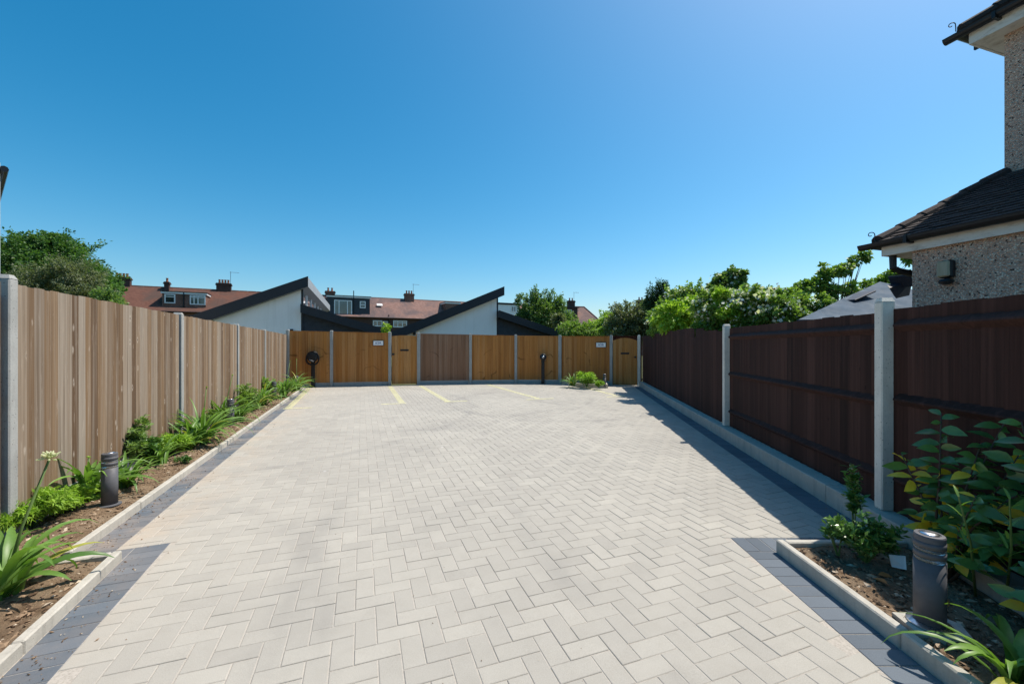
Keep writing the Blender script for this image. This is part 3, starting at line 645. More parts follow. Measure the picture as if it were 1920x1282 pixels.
# ------------------------------------------------------------------ bollard lights
def bollard(p, h, r, label, base=None, slab=False):
    g = thing('bollard_light', p, label, 'bollard light', 'grey bollard lights in the beds')
    mb = MB(); mb.lathe(p, [(r*1.45, 0), (r*1.45, .006), (r*1.05, .012)], 28); mb.build('base_flange', M['bollard'] if not slab else M['steel'], g)
    zs = h - .125
    mb = MB(); mb.lathe(p, [(r, .004), (r, zs)], 40); mb.build('body', M['bollard'], g, True)
    for k, z in enumerate((zs + .001, zs + .047)):
        mb = MB(); mb.lathe(p, [(r*.97, z), (r*.97, z+.018)], 40); mb.build('lens_ring', M['lens'], g, True)
        mb = MB(); mb.lathe(p, [(r, z+.018), (r, z+.046)], 40); mb.build('louvre', M['bollard'], g, True)
    mb = MB(); mb.lathe(p, [(r*.98, h-.031), (r*.98, h-.008), (r*.93, h-.002), (r*.70, h), (r*.66, h-.004)], 40); cp = mb.build('cap', M['bollard'], g)
    mb = MB(); mb.lathe(p, [(r*.62, h-.003), (r*.58, h+.003), (r*.2, h+.006)], 32); mb.build('badge', M['steel'], cp, True)
    if slab:
        mb = MB(); pts = [(-.12,-.07),(-.03,-.105),(.10,-.10),(.15,.0),(.09,.09),(-.10,.09)]; mb.prism([p + Vector((x, y, -.055)) for x, y in pts], Z*.052); mb.build('footing', M['kerb'], g)
    return g
NB = G(1743, 1168, .075)
bollard(NB, .435, .059, 'grey bollard light on a rough concrete footing in the right-hand bed', slab=True)
for (px, py, z, h, lab) in ((205.5, 946, .045, .47, 'grey bollard light in the left border beside the second fence bay from the front bed'), (432.5, 797, .045, .47, 'grey bollard light in the middle of the left border between strappy plants'), (514, 748, .045, .47, 'grey bollard light in the left border, second from the back fence'), (556, 727.5, .045, .42, 'grey bollard light at the far end of the left border by the back fence')):
    bollard(G(px, py, z), h-.02, .055, lab)
bollard(G(1133.5, 724.5, .05), .42, .05, 'grey bollard light in the little corner bed by the arched gate')

# ------------------------------------------------------------------ corner bed at the back
cb = [G(1054, 719.5), G(1092, 727.0), G(1139, 727.6), G(1137, 721.5)]
ck = bpy.data.objects.new('corner_bed_kerb', None); COL.objects.link(ck); ck.location = cb[1]; prop(ck, kind='structure')
for a, b in ((cb[0], cb[1]), (cb[1], cb[2]), (cb[2], cb[3])):
    d = (b-a).normalized(); n = Vector((d.y, -d.x, 0)); mb = MB(); mb.bbox((a+b)/2 - n*.025 + Z*.045, ((b-a).length+.04, .05, .17), (d, n, Z), .006); mb.build('edging_stone', M['kerb'], ck)
mb = MB(); mb.prism([q + Z*0 for q in (cb[0]+Vector((.05,.1,0)), cb[1]+Vector((0,.06,0)), cb[2]+Vector((-.06,.05,0)), cb[3]+Vector((-.05,.2,0)), BP[6][0]+Vector((.1,.1,0)))], Z*.07); o = mb.build('corner_bed_soil', M['soil']); prop(o, kind='structure')

# ------------------------------------------------------------------ the two bungalows behind the back fence
BQ = P(577, 517, 16.7); BQ.z = 0                          # foot of the first bungalow's peak
def bungalow(t0, label):
    q = BQ + RD*t0; g = thing('bungalow', q - RD*1 + AW*1, label, 'house', 'white bungalows behind the back fence'); LN = 12.5
    S = lambda t_, z, w_=0.0: q + RD*t_ + AW*w_ + Z*z
    zl, zp, tl = 2.03, 4.22, -5.12
    sl_ = (zp-zl)/(-tl)
    rf_ = MB().prism([S(tl, zl-.02, .03), S(0, zp-.02, .03), S(0, zp-.40, .03), S(tl, zl-.40, .03)], AW*LN).build('roof', M['roof_metal'], g)
    MB().prism([S(tl-.02, zl-.01), S(.012, zp+.01), S(.012, zp-.41), S(tl-.02, zl-.43)], AW*.028).build('fascia', M['fascia'], rf_)
    MB().prism([S(-.002, zp-.41), S(.0125, zp-.41), S(.0125, zp+.0), S(-.002, zp+.0)], AW*.0).v
    MB().prism([S(tl+.25, 0, .30), S(-.28, 0, .30), S(-.28, zp-.40-.28*sl_-.01, .30), S(tl+.25, zl-.40+.25*sl_-.01, .30)], AW*.25).build('wall', M['render_white'], g)
    # right wing: lower roof, boarded wall
    za, zb, tb = 3.10, 2.06, 3.22; s2 = (za-zb)/(tb+.25)
    r2 = MB().prism([S(-.25, za-.02, .02), S(tb, zb-.02, .02), S(tb, zb-.34, .02), S(-.25, za-.34, .02)], AW*(LN-.1)).build('roof', M['fascia'], g)
    MB().prism([S(-.27, za), S(tb+.02, zb), S(tb+.02, zb-.35), S(-.27, za-.35)], AW*.018).build('fascia', M['fascia'], r2)
    wl = MB().prism([S(-.25, 0, .36), S(tb-.2, 0, .36), S(tb-.2, zb-.34+.2*s2-.02, .36), S(-.25, za-.35, .36)], AW*.22).build('wall', M['clad'], g)
    z = 1.05
    while z < za-.36:                                     # horizontal cladding boards
        z1 = min(z+.142, za-.36); te = min(tb-.2, -.25 + (za-.35-z)/s2); te1 = min(tb-.2, -.25 + (za-.35-z1)/s2)
        if te1 > -.2: MB().prism([S(-.25, z, .34), S(te, z, .34), S(te1, z1, .34), S(-.25, z1, .34)], AW*.018).build('cladding_board', M['clad'], wl)
        z += .15
    # clerestory glazing between the two roofs
    MB().prism([S(-.34, 0, .56), S(-.34, zp-.42, .56), S(-.34, zp-.42, LN-.2), S(-.34, 0, LN-.2)], RD*-.1).build('wall', M['fascia'], g)
    MB().prism([S(-.27, 0, .31), S(-.20, 0, .31), S(-.20, zp-.45, .31), S(-.27, zp-.45, .31)], AW*.12).build('corner_post', M['fascia'], g)
    for k in range(6):
        w0 = .75 + k*1.75; wi = MB()
        wi.prism([S(-.335, za-.02, w0), S(-.335, zp-.5, w0), S(-.335, zp-.5, w0+.09), S(-.335, za-.02, w0+.09)], RD*.05); wi.prism([S(-.335, za-.02, w0+1.5), S(-.335, zp-.5, w0+1.5), S(-.335, zp-.5, w0+1.59), S(-.335, za-.02, w0+1.59)], RD*.05)
        wi.prism([S(-.335, za-.02, w0+.09), S(-.335, za+.05, w0+.09), S(-.335, za+.05, w0+1.5), S(-.335, za-.02, w0+1.5)], RD*.05)
        f_ = wi.build('window_frame', M['upvc'], g); MB().prism([S(-.33, za+.05, w0+.09), S(-.33, zp-.52, w0+.09), S(-.33, zp-.52, w0+1.5), S(-.33, za+.05, w0+1.5)], RD*.01).build('pane', M['glass'], f_)
    wlp = S(tl+.98, 1.98, .27) if t0 > 1 else S(-.62, 2.0, .27)
    MB().bbox(wlp, (.11, .1, .19), (RD, AW, Z), .008).build('wall_light', M['black'], g)
bungalow(0.0, 'white bungalow with black mono-pitch roof whose clerestory windows show, above the weathered fence corner')
bungalow(8.39, 'white bungalow with black mono-pitch roof standing behind the plain gate and pinkish panel')

# ------------------------------------------------------------------ terrace and houses beyond
class Row:                                                # a vertical plane family through a ridge line
    def __init__(s, A, B):
        s.A = Vector((A.x, A.y, 0)); s.d = Vector((B.x-A.x, B.y-A.y, 0)).normalized(); s.n = Vector((s.d.y, -s.d.x, 0))      # n towards the camera
    def at(s, px, off=0.0):
        q = s.A + s.n*off; k = (px-CX)/F; t_ = (q.x - k*q.y)/(k*s.d.y - s.d.x); return t_
    def pt(s, t_, off, z): return s.A + s.d*t_ + s.n*off + Z*z
    def ray(s, px, py, off): t_ = s.at(px, off); p = s.pt(t_, off, 0); p.z = H - (py-HY)/F*p.y; return p
def wbox(row, p0, p1, off, dep, name, mat, parent):       # box on a plane: p0,p1 opposite corners (t,z)
    return MB().prism([row.pt(p0[0], off, p0[1]), row.pt(p1[0], off, p0[1]), row.pt(p1[0], off, p1[1]), row.pt(p0[0], off, p1[1])], -row.n*dep).build(name, mat, parent)
def window(row, parent, px0, py0, px1, py1, off, bars=(), tran=None, mat='upvc', glass='glass'):
    a, b = row.ray(px0, py0, off), row.ray(px1, py1, off); t0, t1 = row.at(px0, off), row.at(px1, off); z1, z0 = a.z, b.z
    if z1 < z0: z0, z1 = z1, z0
    fw = min(.11, (t1-t0)*.14); mb = MB()
    def bar(ta, za, tb_, zb_): mb.prism([row.pt(ta, off+.06, za), row.pt(tb_, off+.06, za), row.pt(tb_, off+.06, zb_), row.pt(ta, off+.06, zb_)], -row.n*.08)
    bar(t0, z0, t1, z0+fw); bar(t0, z1-fw, t1, z1); bar(t0, z0+fw, t0+fw, z1-fw); bar(t1-fw, z0+fw, t1, z1-fw)
    for f_ in bars: x = t0 + (t1-t0)*f_; bar(x-fw*.45, z0+fw, x+fw*.45, z1-fw)
    if tran: x = z0 + (z1-z0)*tran; bar(t0+fw, x-fw*.4, t1-fw, x+fw*.4)
    f_ = mb.build('window', M[mat], parent)
    wbox(row, (t0+fw*.8, z0+fw*.8), (t1-fw*.8, z1-fw*.8), off+.02, .03, 'pane', M[glass], f_)
def chimney(row, parent, px, w_, h0, h1, mat, pots=2, off=0.0, pot_h=.45, aerial=False):
    t_ = row.at(px, off); c = row.pt(t_, off, 0); mb = MB(); ax = (row.d, row.n, Z)
    mb.box(c + Z*((h0+h1)/2), (w_, .6, h1-h0), ax); mb.box(c + Z*(h1-.12), (w_+.16, .76, .14), ax); mb.box(c + Z*(h1+.03), (w_+.06, .66, .1), ax); ch = mb.build('chimney', M[mat], parent)
    for k in range(pots):
        p = c + row.d*((k-(pots-1)/2)*w_*.8/max(1, pots)) + Z*(h1+.08); mb = MB(); mb.lathe(p, [(.13, 0), (.15, .04), (.115, .08), (.10, pot_h-.08), (.13, pot_h-.05), (.13, pot_h)], 12); mb.build('chimney_pot', M['pot'], ch)
    if aerial:
        p = c + row.d*(w_*.45) + Z*(h1-.3); mb = MB(); mb.tube([p, p + Z*1.9], .022, 5); mb.tube([p + Z*1.8 - row.d*.1, p + Z*1.8 + row.d*.9], .015, 4)
        for k in range(6): mb.tube([p + Z*1.8 + row.d*(.1+k*.15) - row.n*.22, p + Z*1.8 + row.d*(.1+k*.15) + row.n*.22], .01, 4)
        mb.build('aerial', M['bollard'], ch)
T1 = Row(P(260, 537, 47.3), P(850, 566, 64.0)); RZ, EZ, HD = 8.22, 5.15, 4.2
def terrace(t0, t1, roofm, label, wallm='brick', rz=RZ):
    m = (t0+t1)/2; g = thing('terrace_house', T1.pt(m, 0, 0), label, 'house', 'terraced houses behind the bungalows')
    MB().prism([T1.pt(t0+.01, HD-.35, 0), T1.pt(t1-.01, HD-.35, 0), T1.pt(t1-.01, HD-.35, EZ), T1.pt(t0+.01, HD-.35, EZ)], -T1.n*(2*HD-.7)).build('wall', M[wallm], g)
    r = MB().prism([T1.pt(t0+.004, HD, EZ-.05), T1.pt(t0+.004, HD, EZ+.06), T1.pt(t0+.004, .06, rz), T1.pt(t0+.004, -.06, rz), T1.pt(t0+.004, -HD, EZ+.06), T1.pt(t0+.004, -HD, EZ-.05)], T1.d*(t1-t0-.008)).build('roof', M[roofm], g)
    k = t0
    while k < t1-.1:                                       # ridge tiles
        MB().tube([T1.pt(k+.02, 0, rz-.03), T1.pt(min(k+.9, t1), 0, rz-.03)], .13, 6).build('ridge_tile', M[roofm], r); k += .92
    MB().tube([T1.pt(t0+.02, HD+.07, EZ+.0), T1.pt(t1-.02, HD+.07, EZ+.0)], .06, 6).build('gutter', M['black'], r)
    return g, r
def dormer(g, px0, px1, pytop, wallm, setb=.75, zb=None, trim='upvc', deep=3.2):
    off = HD - setb; t0, t1 = T1.at(px0, off), T1.at(px1, off); zt = T1.ray(px0, pytop, off).z; zb = zb or EZ + .35
    d_ = MB().prism([T1.pt(t0, off, zb), T1.pt(t1, off, zb), T1.pt(t1, off, zt-.22), T1.pt(t0, off, zt-.22)], -T1.n*deep).build('dormer', M[wallm], g)
    MB().prism([T1.pt(t0-.12, off+.1, zt-.22), T1.pt(t1+.12, off+.1, zt-.22), T1.pt(t1+.12, off+.1, zt-.03), T1.pt(t0-.12, off+.1, zt-.03)], -T1.n*(deep+.1)).build('fascia', M[trim], d_)
    MB().prism([T1.pt(t0-.16, off+.14, zt-.03), T1.pt(t1+.16, off+.14, zt-.03), T1.pt(t1+.16, off+.14, zt+.05), T1.pt(t0-.16, off+.14, zt+.05)], -T1.n*(deep+.14)).build('flat_roof', M['fascia'], d_)
    return d_, off
tb = [T1.at(150), T1.at(230), T1.at(415), T1.at(600), T1.at(694.5), T1.at(845), T1.at(1010)]
h0, _ = terrace(tb[0], tb[1], 'roof_red', 'end terraced house with clay roof mostly hidden by the big tree')
h1, r1 = terrace(tb[1], tb[2], 'roof_red', 'terraced house with red roof and brick dormer of two white windows')
h2, _ = terrace(tb[2], tb[3], 'roof_red', 'terraced house with red roof hidden behind the first bungalow roof')
h3, _ = terrace(tb[3], tb[4], 'roof_pink', 'terraced house with charcoal clad roof extension and white French doors', 'brick_dark')
h4, _ = terrace(tb[4], tb[5], 'roof_pink', 'terraced house with plain faded pink roof and tall chimney in its middle', 'brick_dark')
h5, _ = terrace(tb[5], tb[6], 'roof_pink', 'terraced house with white rendered roof extension showing past the second bungalow', 'brick_dark')
chimney(T1, h0, 229, 1.5, 7.4, 9.05, 'brick_dark', 4); chimney(T1, h1, 420, 1.5, 7.4, 9.0, 'brick_dark', 4, aerial=True); chimney(T1, h1, 313.5, .45, 7.4, 8.75, 'brick_dark', 1, .4)
d_, off = dormer(h1, 304, 386, 546, 'brick'); window(T1, d_, 308.5, 551, 329, 569, off, (), .72); window(T1, d_, 356, 553, 386-.5, 572, off, (.27, .52), .78)
MB().tube([T1.pt(T1.at(345, off), off+.08, 5.3), T1.pt(T1.at(345, off), off+.08, 7.4)], .06, 6).build('downpipe', M['black'], d_)
d_, off = dormer(h3, 614, 693.5, 553, 'clad_house', .5, EZ+.1)
window(T1, d_, 626.5, 562, 660, 591, off, (.27, .74), None); window(T1, d_, 674.5, 564.5, 685.5, 578, off, (), .5)
MB().tube([T1.pt(T1.at(663, off), off+.08, 5.2), T1.pt(T1.at(663, off), off+.08, 8.6)], .055, 6).build('soil_pipe', M['black'], d_)
chimney(T1, h3, 619, 1.2, 7.3, 8.75, 'brick', 2); chimney(T1, h4, 767, 1.35, 6.6, 8.95, 'brick', 3, .3, aerial=True)
for px in (700, 753):
    pass
window(T1, h4, 699, 600.5, 717, 612, HD-.35, (.45,), None); window(T1, h4, 718.5, 602, 727.5, 612.5, HD-.35, (), None); window(T1, h4, 737, 600.5, 763, 614, HD-.35, (.33, .66), .7)
MB().tube([T1.pt(T1.at(729.5, HD), HD-.2, 2.0), T1.pt(T1.at(729.5, HD), HD-.2, 5.6)], .07, 6).build('soil_pipe', M['black'], h4)
p_ = T1.ray(711.5, 571.5, 1.9); MB().bbox(p_ + T1.n*.12, (.75, .06, .5), (T1.d, (T1.n*.6+Z*.8).normalized(), (Z*.6-T1.n*.8).normalized()), .01).build('roof_vent', M['white'], h4)
d_, off = dormer(h4, 836, 862, 566, 'brick', .9)
d_, off = dormer(h5, 930, 974, 567.5, 'render_white', .6, None, 'fascia'); window(T1, d_, 958, 573.5, 967.5, 585, off, (.5,), None)
# semi-detached house with a hipped roof to the right
T2 = Row(P(1040, 574, 70.0), P(1140, 574, 73.0))
s2h = thing('semi_detached_house', T2.pt(T2.at(1085), 0, 0), 'hipped clay-roofed house with chimney behind the fruit tree', 'house')
ta, tbb, te_ = T2.at(1036), T2.at(1095), T2.at(1128, 3.5)
MB().prism([T2.pt(ta, 3.3, 0), T2.pt(te_-.4, 3.3, 0), T2.pt(te_-.4, 3.3, 5.1), T2.pt(ta, 3.3, 5.1)], -T2.n*6.6).build('wall', M['render_white'], s2h)
zr2 = 8.1; mb = MB(); vs = [T2.pt(ta, 4, 5.05), T2.pt(te_, 4, 5.05), T2.pt(te_, -4, 5.05), T2.pt(ta, -4, 5.05), T2.pt(ta, 0, zr2), T2.pt(tbb, 0, zr2)]
mb.add(vs, [(0,1,5,4), (1,2,5), (2,3,4,5), (3,0,4), (0,3,2,1)]); r_ = mb.build('roof', M['roof_pink'], s2h)
MB().tube([vs[1]+Z*.02, vs[5]+Z*.02], .12, 6).build('hip_tile', M['roof_pink'], r_); MB().tube([vs[4]+Z*.0, vs[5]+Z*.02], .12, 6).build('ridge_tile', M['roof_pink'], r_)
chimney(T2, s2h, 1070.5, 1.25, 7.0, 9.0, 'brick_dark', 2, .4, aerial=True)
off = 3.0; t0, t1 = T2.at(1050, off), T2.at(1083, off)
dd = MB().prism([T2.pt(t0, off, 5.4), T2.pt(t1, off, 5.4), T2.pt(t1, off, 7.6), T2.pt(t0, off, 7.6)], -T2.n*3).build('dormer', M['brick_dark'], s2h)
MB().prism([T2.pt(t0-.2, off+.2, 7.6), T2.pt(t1+.2, off+.2, 7.6), T2.pt(t1+.2, off+.2, 7.8), T2.pt(t0-.2, off+.2, 7.8)], -T2.n*3).build('flat_roof', M['fascia'], dd)
window(T2, dd, 1054, 580, 1072, 597, off, (.5,), None)
window(T2, s2h, 1074, 609, 1084, 621, 3.3, (.5,), None); window(T2, s2h, 1102, 609.5, 1114, 624, 3.3, (.5,), .75)
# two further roofs
def far_house(px0, px1, pyr, d, label, chim, wm='brick'):
    r3 = Row(P(px0, pyr, d), P(px1, pyr, d+2)); g = thing('distant_house', r3.pt(r3.at((px0+px1)/2), 0, 0), label, 'house'); t0, t1 = r3.at(px0), r3.at(px1); zr_ = P(px0, pyr, d).z
    MB().prism([r3.pt(t0, 3.6, 0), r3.pt(t1, 3.6, 0), r3.pt(t1, 3.6, zr_-3), r3.pt(t0, 3.6, zr_-3)], -r3.n*7.2).build('wall', M[wm], g)
    w_ = (t1-t0)*.32; vs = [r3.pt(t0-.3, 4, zr_-3.05), r3.pt(t1+.3, 4, zr_-3.05), r3.pt(t1+.3, -4, zr_-3.05), r3.pt(t0-.3, -4, zr_-3.05), r3.pt(t0+w_, 0, zr_), r3.pt(t1-w_, 0, zr_)]
    MB().add(vs, [(0,1,5,4), (1,2,5), (2,3,4,5), (3,0,4), (0,3,2,1)]).build('roof', M['roof_pink'], g)
    if chim: chimney(r3, g, chim, 1.3, zr_-1, zr_+.9, 'brick_dark', 2)
far_house(1120, 1168, 594, 92.0, 'distant hipped roof with a stub chimney between the shrubs', 1138)
far_house(1170, 1250, 573, 66.0, 'far house with hipped roof behind the grey flowering shrub', 1201)

# ------------------------------------------------------------------ pebble-dashed house on the right
HA = math.radians(16.9); hd = Vector((math.sin(HA), -math.cos(HA), 0)); hn = Vector((math.cos(HA), math.sin(HA), 0))    # hd: towards the camera, hn: into the house
Fc = P(1652.7, 481, 4.548); C0 = Vector((Fc.x, Fc.y, 0)) + hn*.05 + hd*.25
Hs = lambda a, n_, z: C0 + hd*a + hn*n_ + Z*z
ph = thing('pebbledash_house', C0 + hn*3 + hd*3, 'brown pebble-dashed house with dark tiled roofs and white fascias beside the dark fence', 'house')
MB().prism([Hs(0,0,-.05), Hs(9,0,-.05), Hs(9,0,2.42), Hs(0,0,2.42)], hn*1.58).build('wall', M['dash'], ph)
MB().prism([Hs(0,1.58,-.05), Hs(9,1.58,-.05), Hs(9,1.58,5.02), Hs(0,1.58,5.02)], hn*6).build('wall', M['dash'], ph)
PT = math.atan2(.84, 1.64); su = (hn*math.cos(PT) + Z*math.sin(PT)); sn = (Z*math.cos(PT) - hn*math.sin(PT))
lr = MB().add([Hs(-.28,-.05,2.545), Hs(9.2,-.05,2.545), Hs(9.2,1.6,3.39), Hs(.0,1.6,3.39), Hs(-.28,1.6,2.545), Hs(9.2,1.6,2.545)], [(0,1,2,3),(0,3,4),(0,4,5,1),(1,5,2),(4,3,2,5)]).build('lower_roof', M['fascia'], ph)
tm = MB(); tm.add([(-.081,-.0,-.006),(.081,-.0,-.006),(.081,.265,-.012),(-.081,.265,-.012),(-.081,0,.016),(.081,0,.016),(.081,.265,.002),(-.081,.265,.002)], [(0,3,2,1),(4,5,6,7),(0,1,5,4),(1,2,6,5),(2,3,7,6),(3,0,4,7)])
tme = tm.mesh('roof_tile'); tme.materials.append(M['tile'])
def tile_roof(parent, org, ux, us, un, courses, length, hip, maxn, name='roof_tile', gauge=.1):
    """plain tiles in staggered courses: ux along the eave, us up the slope; hip(c) = where course c starts"""
    rest_ = MB(); n = 0; rot = Matrix((ux, us, un)).transposed().to_4x4(); items = []
    for c in range(courses):
        s0 = c*gauge; x = hip(s0) + (.0825 if c % 2 else 0)
        while x < length: items.append((x, s0)); x += .1655
    items.sort()
    for x, s0 in items:
        p = org + ux*(x+.08) + us*(s0-.03) + un*(.024 + R.uniform(-.003,.005))
        if n < maxn:
            n += 1; o = link(name, tme, None, parent, p); o.rotation_euler = (rot @ Matrix.Rotation(R.uniform(-.02,.02), 4, 'Z') @ Matrix.Rotation(-.055, 4, 'X')).to_euler()
        else:
            q = [p - ux*.081 , p + ux*.081, p + ux*.081 + us*.12 - un*.006, p - ux*.081 + us*.12 - un*.006]; rest_.prism(q, un*.013)
    if rest_.v: o = rest_.build('far_roof_tiles', M['tile'], parent); o['kind'] = 'stuff'
tile_roof(lr, Hs(-.28,-.07,2.54), hd, su, sn, 18, 9.2, lambda s_: .28*s_/1.84, 290)
hipd = (Hs(0,1.6,3.40) - Hs(-.28,-.05,2.55)); hl_ = hipd.length; hipd.normalize()
for k in range(6):                                         # half-round hip tiles
    a = Hs(-.28,-.05,2.565) + hipd*(k*hl_/6); b = Hs(-.28,-.05,2.565) + hipd*((k+1)*hl_/6+.03); MB().tube([a, b], [.075, .062], 10).build('hip_tile', M['tile'], lr)
def scroll(p, d, s_, parent):
    c_ = p + Z*.105*s_ + d*.045*s_; pts = [p, p + Z*.05*s_]
    for k in range(16): a = k*.36; rr = .042*s_*(1-k/22); pts.append(c_ - d*(rr*math.cos(a)) + Z*(rr*math.sin(a)))
    MB().tube(pts, .006*s_, 6).build('hip_iron', M['black'], parent)
scroll(Hs(-.30,-.07,2.57), (-hn*.6-hd*.8).normalized(), .8, lr)
MB().prism([Hs(-.25,-.05,2.40), Hs(9,-.05,2.40), Hs(9,-.05,2.525), Hs(-.25,-.05,2.525)], hn*.022).build('fascia', M['soffit'], ph)
MB().prism([Hs(-.25,-.028,2.401), Hs(-.25,1.58,2.401), Hs(-.25,1.58,2.525), Hs(-.25,-.028,2.525)], hd*.022).build('fascia', M['soffit'], ph)
MB().prism([Hs(-.228,-.028,2.404), Hs(-.002,-.028,2.404), Hs(-.002,1.57,2.404), Hs(-.228,1.57,2.404)], Z*.012).build('soffit', M['soffit'], ph)
def gutter(a, b, out, parent, r=.058):
    d = (b-a).normalized(); pr = []
    for k in range(9): th = math.pi*k/8; pr.append((-math.cos(th)*r, -math.sin(th)*r))
    for k in range(8, -1, -1): th = math.pi*k/8; pr.append((-math.cos(th)*r*.9, -math.sin(th)*r*.88))
    vs = [a + out*(r+x) + Z*y for x, y in pr] + [b + out*(r+x) + Z*y for x, y in pr]; n = len(pr)
    fs = [(k, (k+1) % n, n+(k+1) % n, n+k) for k in range(n)] + [tuple(range(n-1, -1, -1)), tuple(range(n, 2*n))]
    g = MB().add(vs, fs).build('gutter', M['black'], parent); L = (b-a).length; s_ = .45
    while s_ < L:
        c = a + d*s_; MB().box(c + out*r - Z*.03, (.03, 2*r+.012, .075), (d, out, Z)).build('bracket', M['black'], g); s_ += .9
gutter(Hs(-.42,-.052,2.545), Hs(9,-.052,2.545), -hn, ph); gutter(Hs(-.252,-.12,2.545), Hs(-.252,1.58,2.545), -hd, ph)
MB().tube([Hs(-.19,.03,2.40), Hs(-.19,.035,2.27), Hs(-.16,.09,2.23), Hs(-.05,.30,2.17)], .033, 10).build('downpipe', M['black'], ph)
# upper roof with its eaves
fz = 5.0
MB().prism([Hs(-.21,1.38,fz), Hs(9,1.38,fz), Hs(9,1.38,fz+.15), Hs(-.21,1.38,fz+.15)], hn*.022).build('fascia', M['soffit'], ph)
MB().prism([Hs(-.21,1.402,fz), Hs(-.21,7.6,fz), Hs(-.21,7.6,fz+.15), Hs(-.21,1.402,fz+.15)], hd*.022).build('fascia', M['soffit'], ph)
MB().prism([Hs(-.188,1.402,fz+.004), Hs(9,1.402,fz+.004), Hs(9,1.578,fz+.004), Hs(-.188,1.578,fz+.004)], Z*.012).build('soffit', M['soffit'], ph)
MB().prism([Hs(-.188,1.578,fz+.006), Hs(-.004,1.578,fz+.006), Hs(-.004,7.5,fz+.006), Hs(-.188,7.5,fz+.006)], Z*.012).build('soffit', M['soffit'], ph)
gutter(Hs(-.40,1.378,fz+.165), Hs(9,1.378,fz+.165), -hn, ph); gutter(Hs(-.212,1.30,fz+.165), Hs(-.212,7.6,fz+.165), -hd, ph)
P2 = math.radians(36); su2 = hn*math.cos(P2) + Z*math.sin(P2); sn2 = Z*math.cos(P2) - hn*math.sin(P2)
ur = MB().add([Hs(-.25,1.34,fz+.17), Hs(9.2,1.34,fz+.17), Hs(9.2,7.8,fz+.17), Hs(-.25,7.8,fz+.17), Hs(2.9,4.57,fz+2.45), Hs(6,4.57,fz+2.45)], [(0,1,5,4),(1,2,5),(2,3,4,5),(3,0,4),(0,3,2,1)]).build('upper_roof', M['fascia'], ph)
tile_roof(ur, Hs(-.27,1.32,fz+.165), hd, su2, sn2, 14, 2.6, lambda s_: .97*s_, 180)
hp = (Hs(2.9,4.57,fz+2.45) - Hs(-.25,1.34,fz+.17)); hpl = hp.length; hp.normalize()
for k in range(6): MB().tube([Hs(-.25,1.34,fz+.19) + hp*(k*.32), Hs(-.25,1.34,fz+.19) + hp*(k*.32+.34)], [.085,.07], 10).build('hip_tile', M['tile'], ur)
scroll(Hs(-.29,1.30,fz+.20), (-hn*.6-hd*.8).normalized(), .85, ur)
# bulkhead flood lamp with a sensor on the lower wall
k = (1780-CX)/F; a_ = (C0.x - k*C0.y)/(k*hd.y - hd.x); lp = Hs(a_, 0, 0); lz = H - (505-HY)/F*lp.y; lp = lp + Z*lz
fl = thing('security_lamp', lp, 'yellowed security floodlight with black motion sensor on the pebble-dashed wall', 'lamp')
MB().bbox(lp - hn*.035, (.105, .07, .17), (hd, hn, Z), .014).build('housing', M['black'], fl); MB().bbox(lp - hn*.082 - hd*.005, (.098, .03, .155), (hd, hn, Z), .012).build('lens', M['lampglass'], fl)
MB().tube([lp - hn*.03 - Z*.08, lp - hn*.04 - Z*.12], .02, 8).build('neck', M['black'], fl); MB().lathe(lp - hn*.05 - Z*.15, [(.02, 0), (.05, .012), (.055, .03), (.045, .05), (.015, .055)], 16).build('sensor', M['black'], fl)
# hipped grey canopy in the neighbouring garden
gc = [P(1497, 599, 6.2), Vector((7.6, 6.0, 0)), Vector((9.4, 9.0, 0)), Vector((6.6, 9.6, 0))]; zc = gc[0].z
gc = [Vector((q.x, q.y, zc)) for q in gc]; ap = Vector((6.9, 7.75, 2.62))
gz = thing('garden_canopy', Vector((6.6, 7.7, 0)), 'grey hipped garden canopy behind the dark fence and beside the pebble-dashed house', 'canopy')
top = MB(); inner = [q*1.0 for q in gc]
for i in range(4): a, b = gc[i], gc[(i+1) % 4]; top.add([a, b, ap], [(0,1,2)])
top.add([q - Z*.02 for q in gc], [(3,2,1,0)]); top.build('roof', M['canopy'], gz)
for i in range(4):
    a, b = gc[i], gc[(i+1) % 4]; MB().prism([a - Z*.16, b - Z*.16, b - Z*.004, a - Z*.004], ((a+b)/2-Vector((6.65,7.75,zc))).normalized()*.02).build('valance', M['canopy'], gz)
    MB().tube([Vector((a.x*.96+.26, a.y*.96+.31, 0)), Vector((a.x*.96+.26, a.y*.96+.31, zc-.02))], .04, 8).build('leg', M['black'], gz)
q = P(1690, 527, 6.4); MB().bbox(q, (.26, .03, .2), ((hd+hn*.6).normalized(), (hn*.4-hd*.3+Z*.8).normalized(), (Z*.5-hn*.3).normalized()), .01).build('vent_panel', M['navy'], gz)
q = P(1668, 540, 6.35); MB().prism([q, q + Vector((.45,.1,.13)), q + Vector((.40,.1,-.10)), q + Vector((.1,0,-.16))], Vector((.02,.06,.05))).build('loose_sheet', M['navy'], gz)
q = P(1605, 556, 7.0); MB().bbox(q, (.55, .30, .03), (Vector((.9,.3,.32)).normalized(), Vector((-.3,.95,0)), Vector((-.3,0,.95)).normalized()), .01).build('roof_flap', M['navy'], gz)
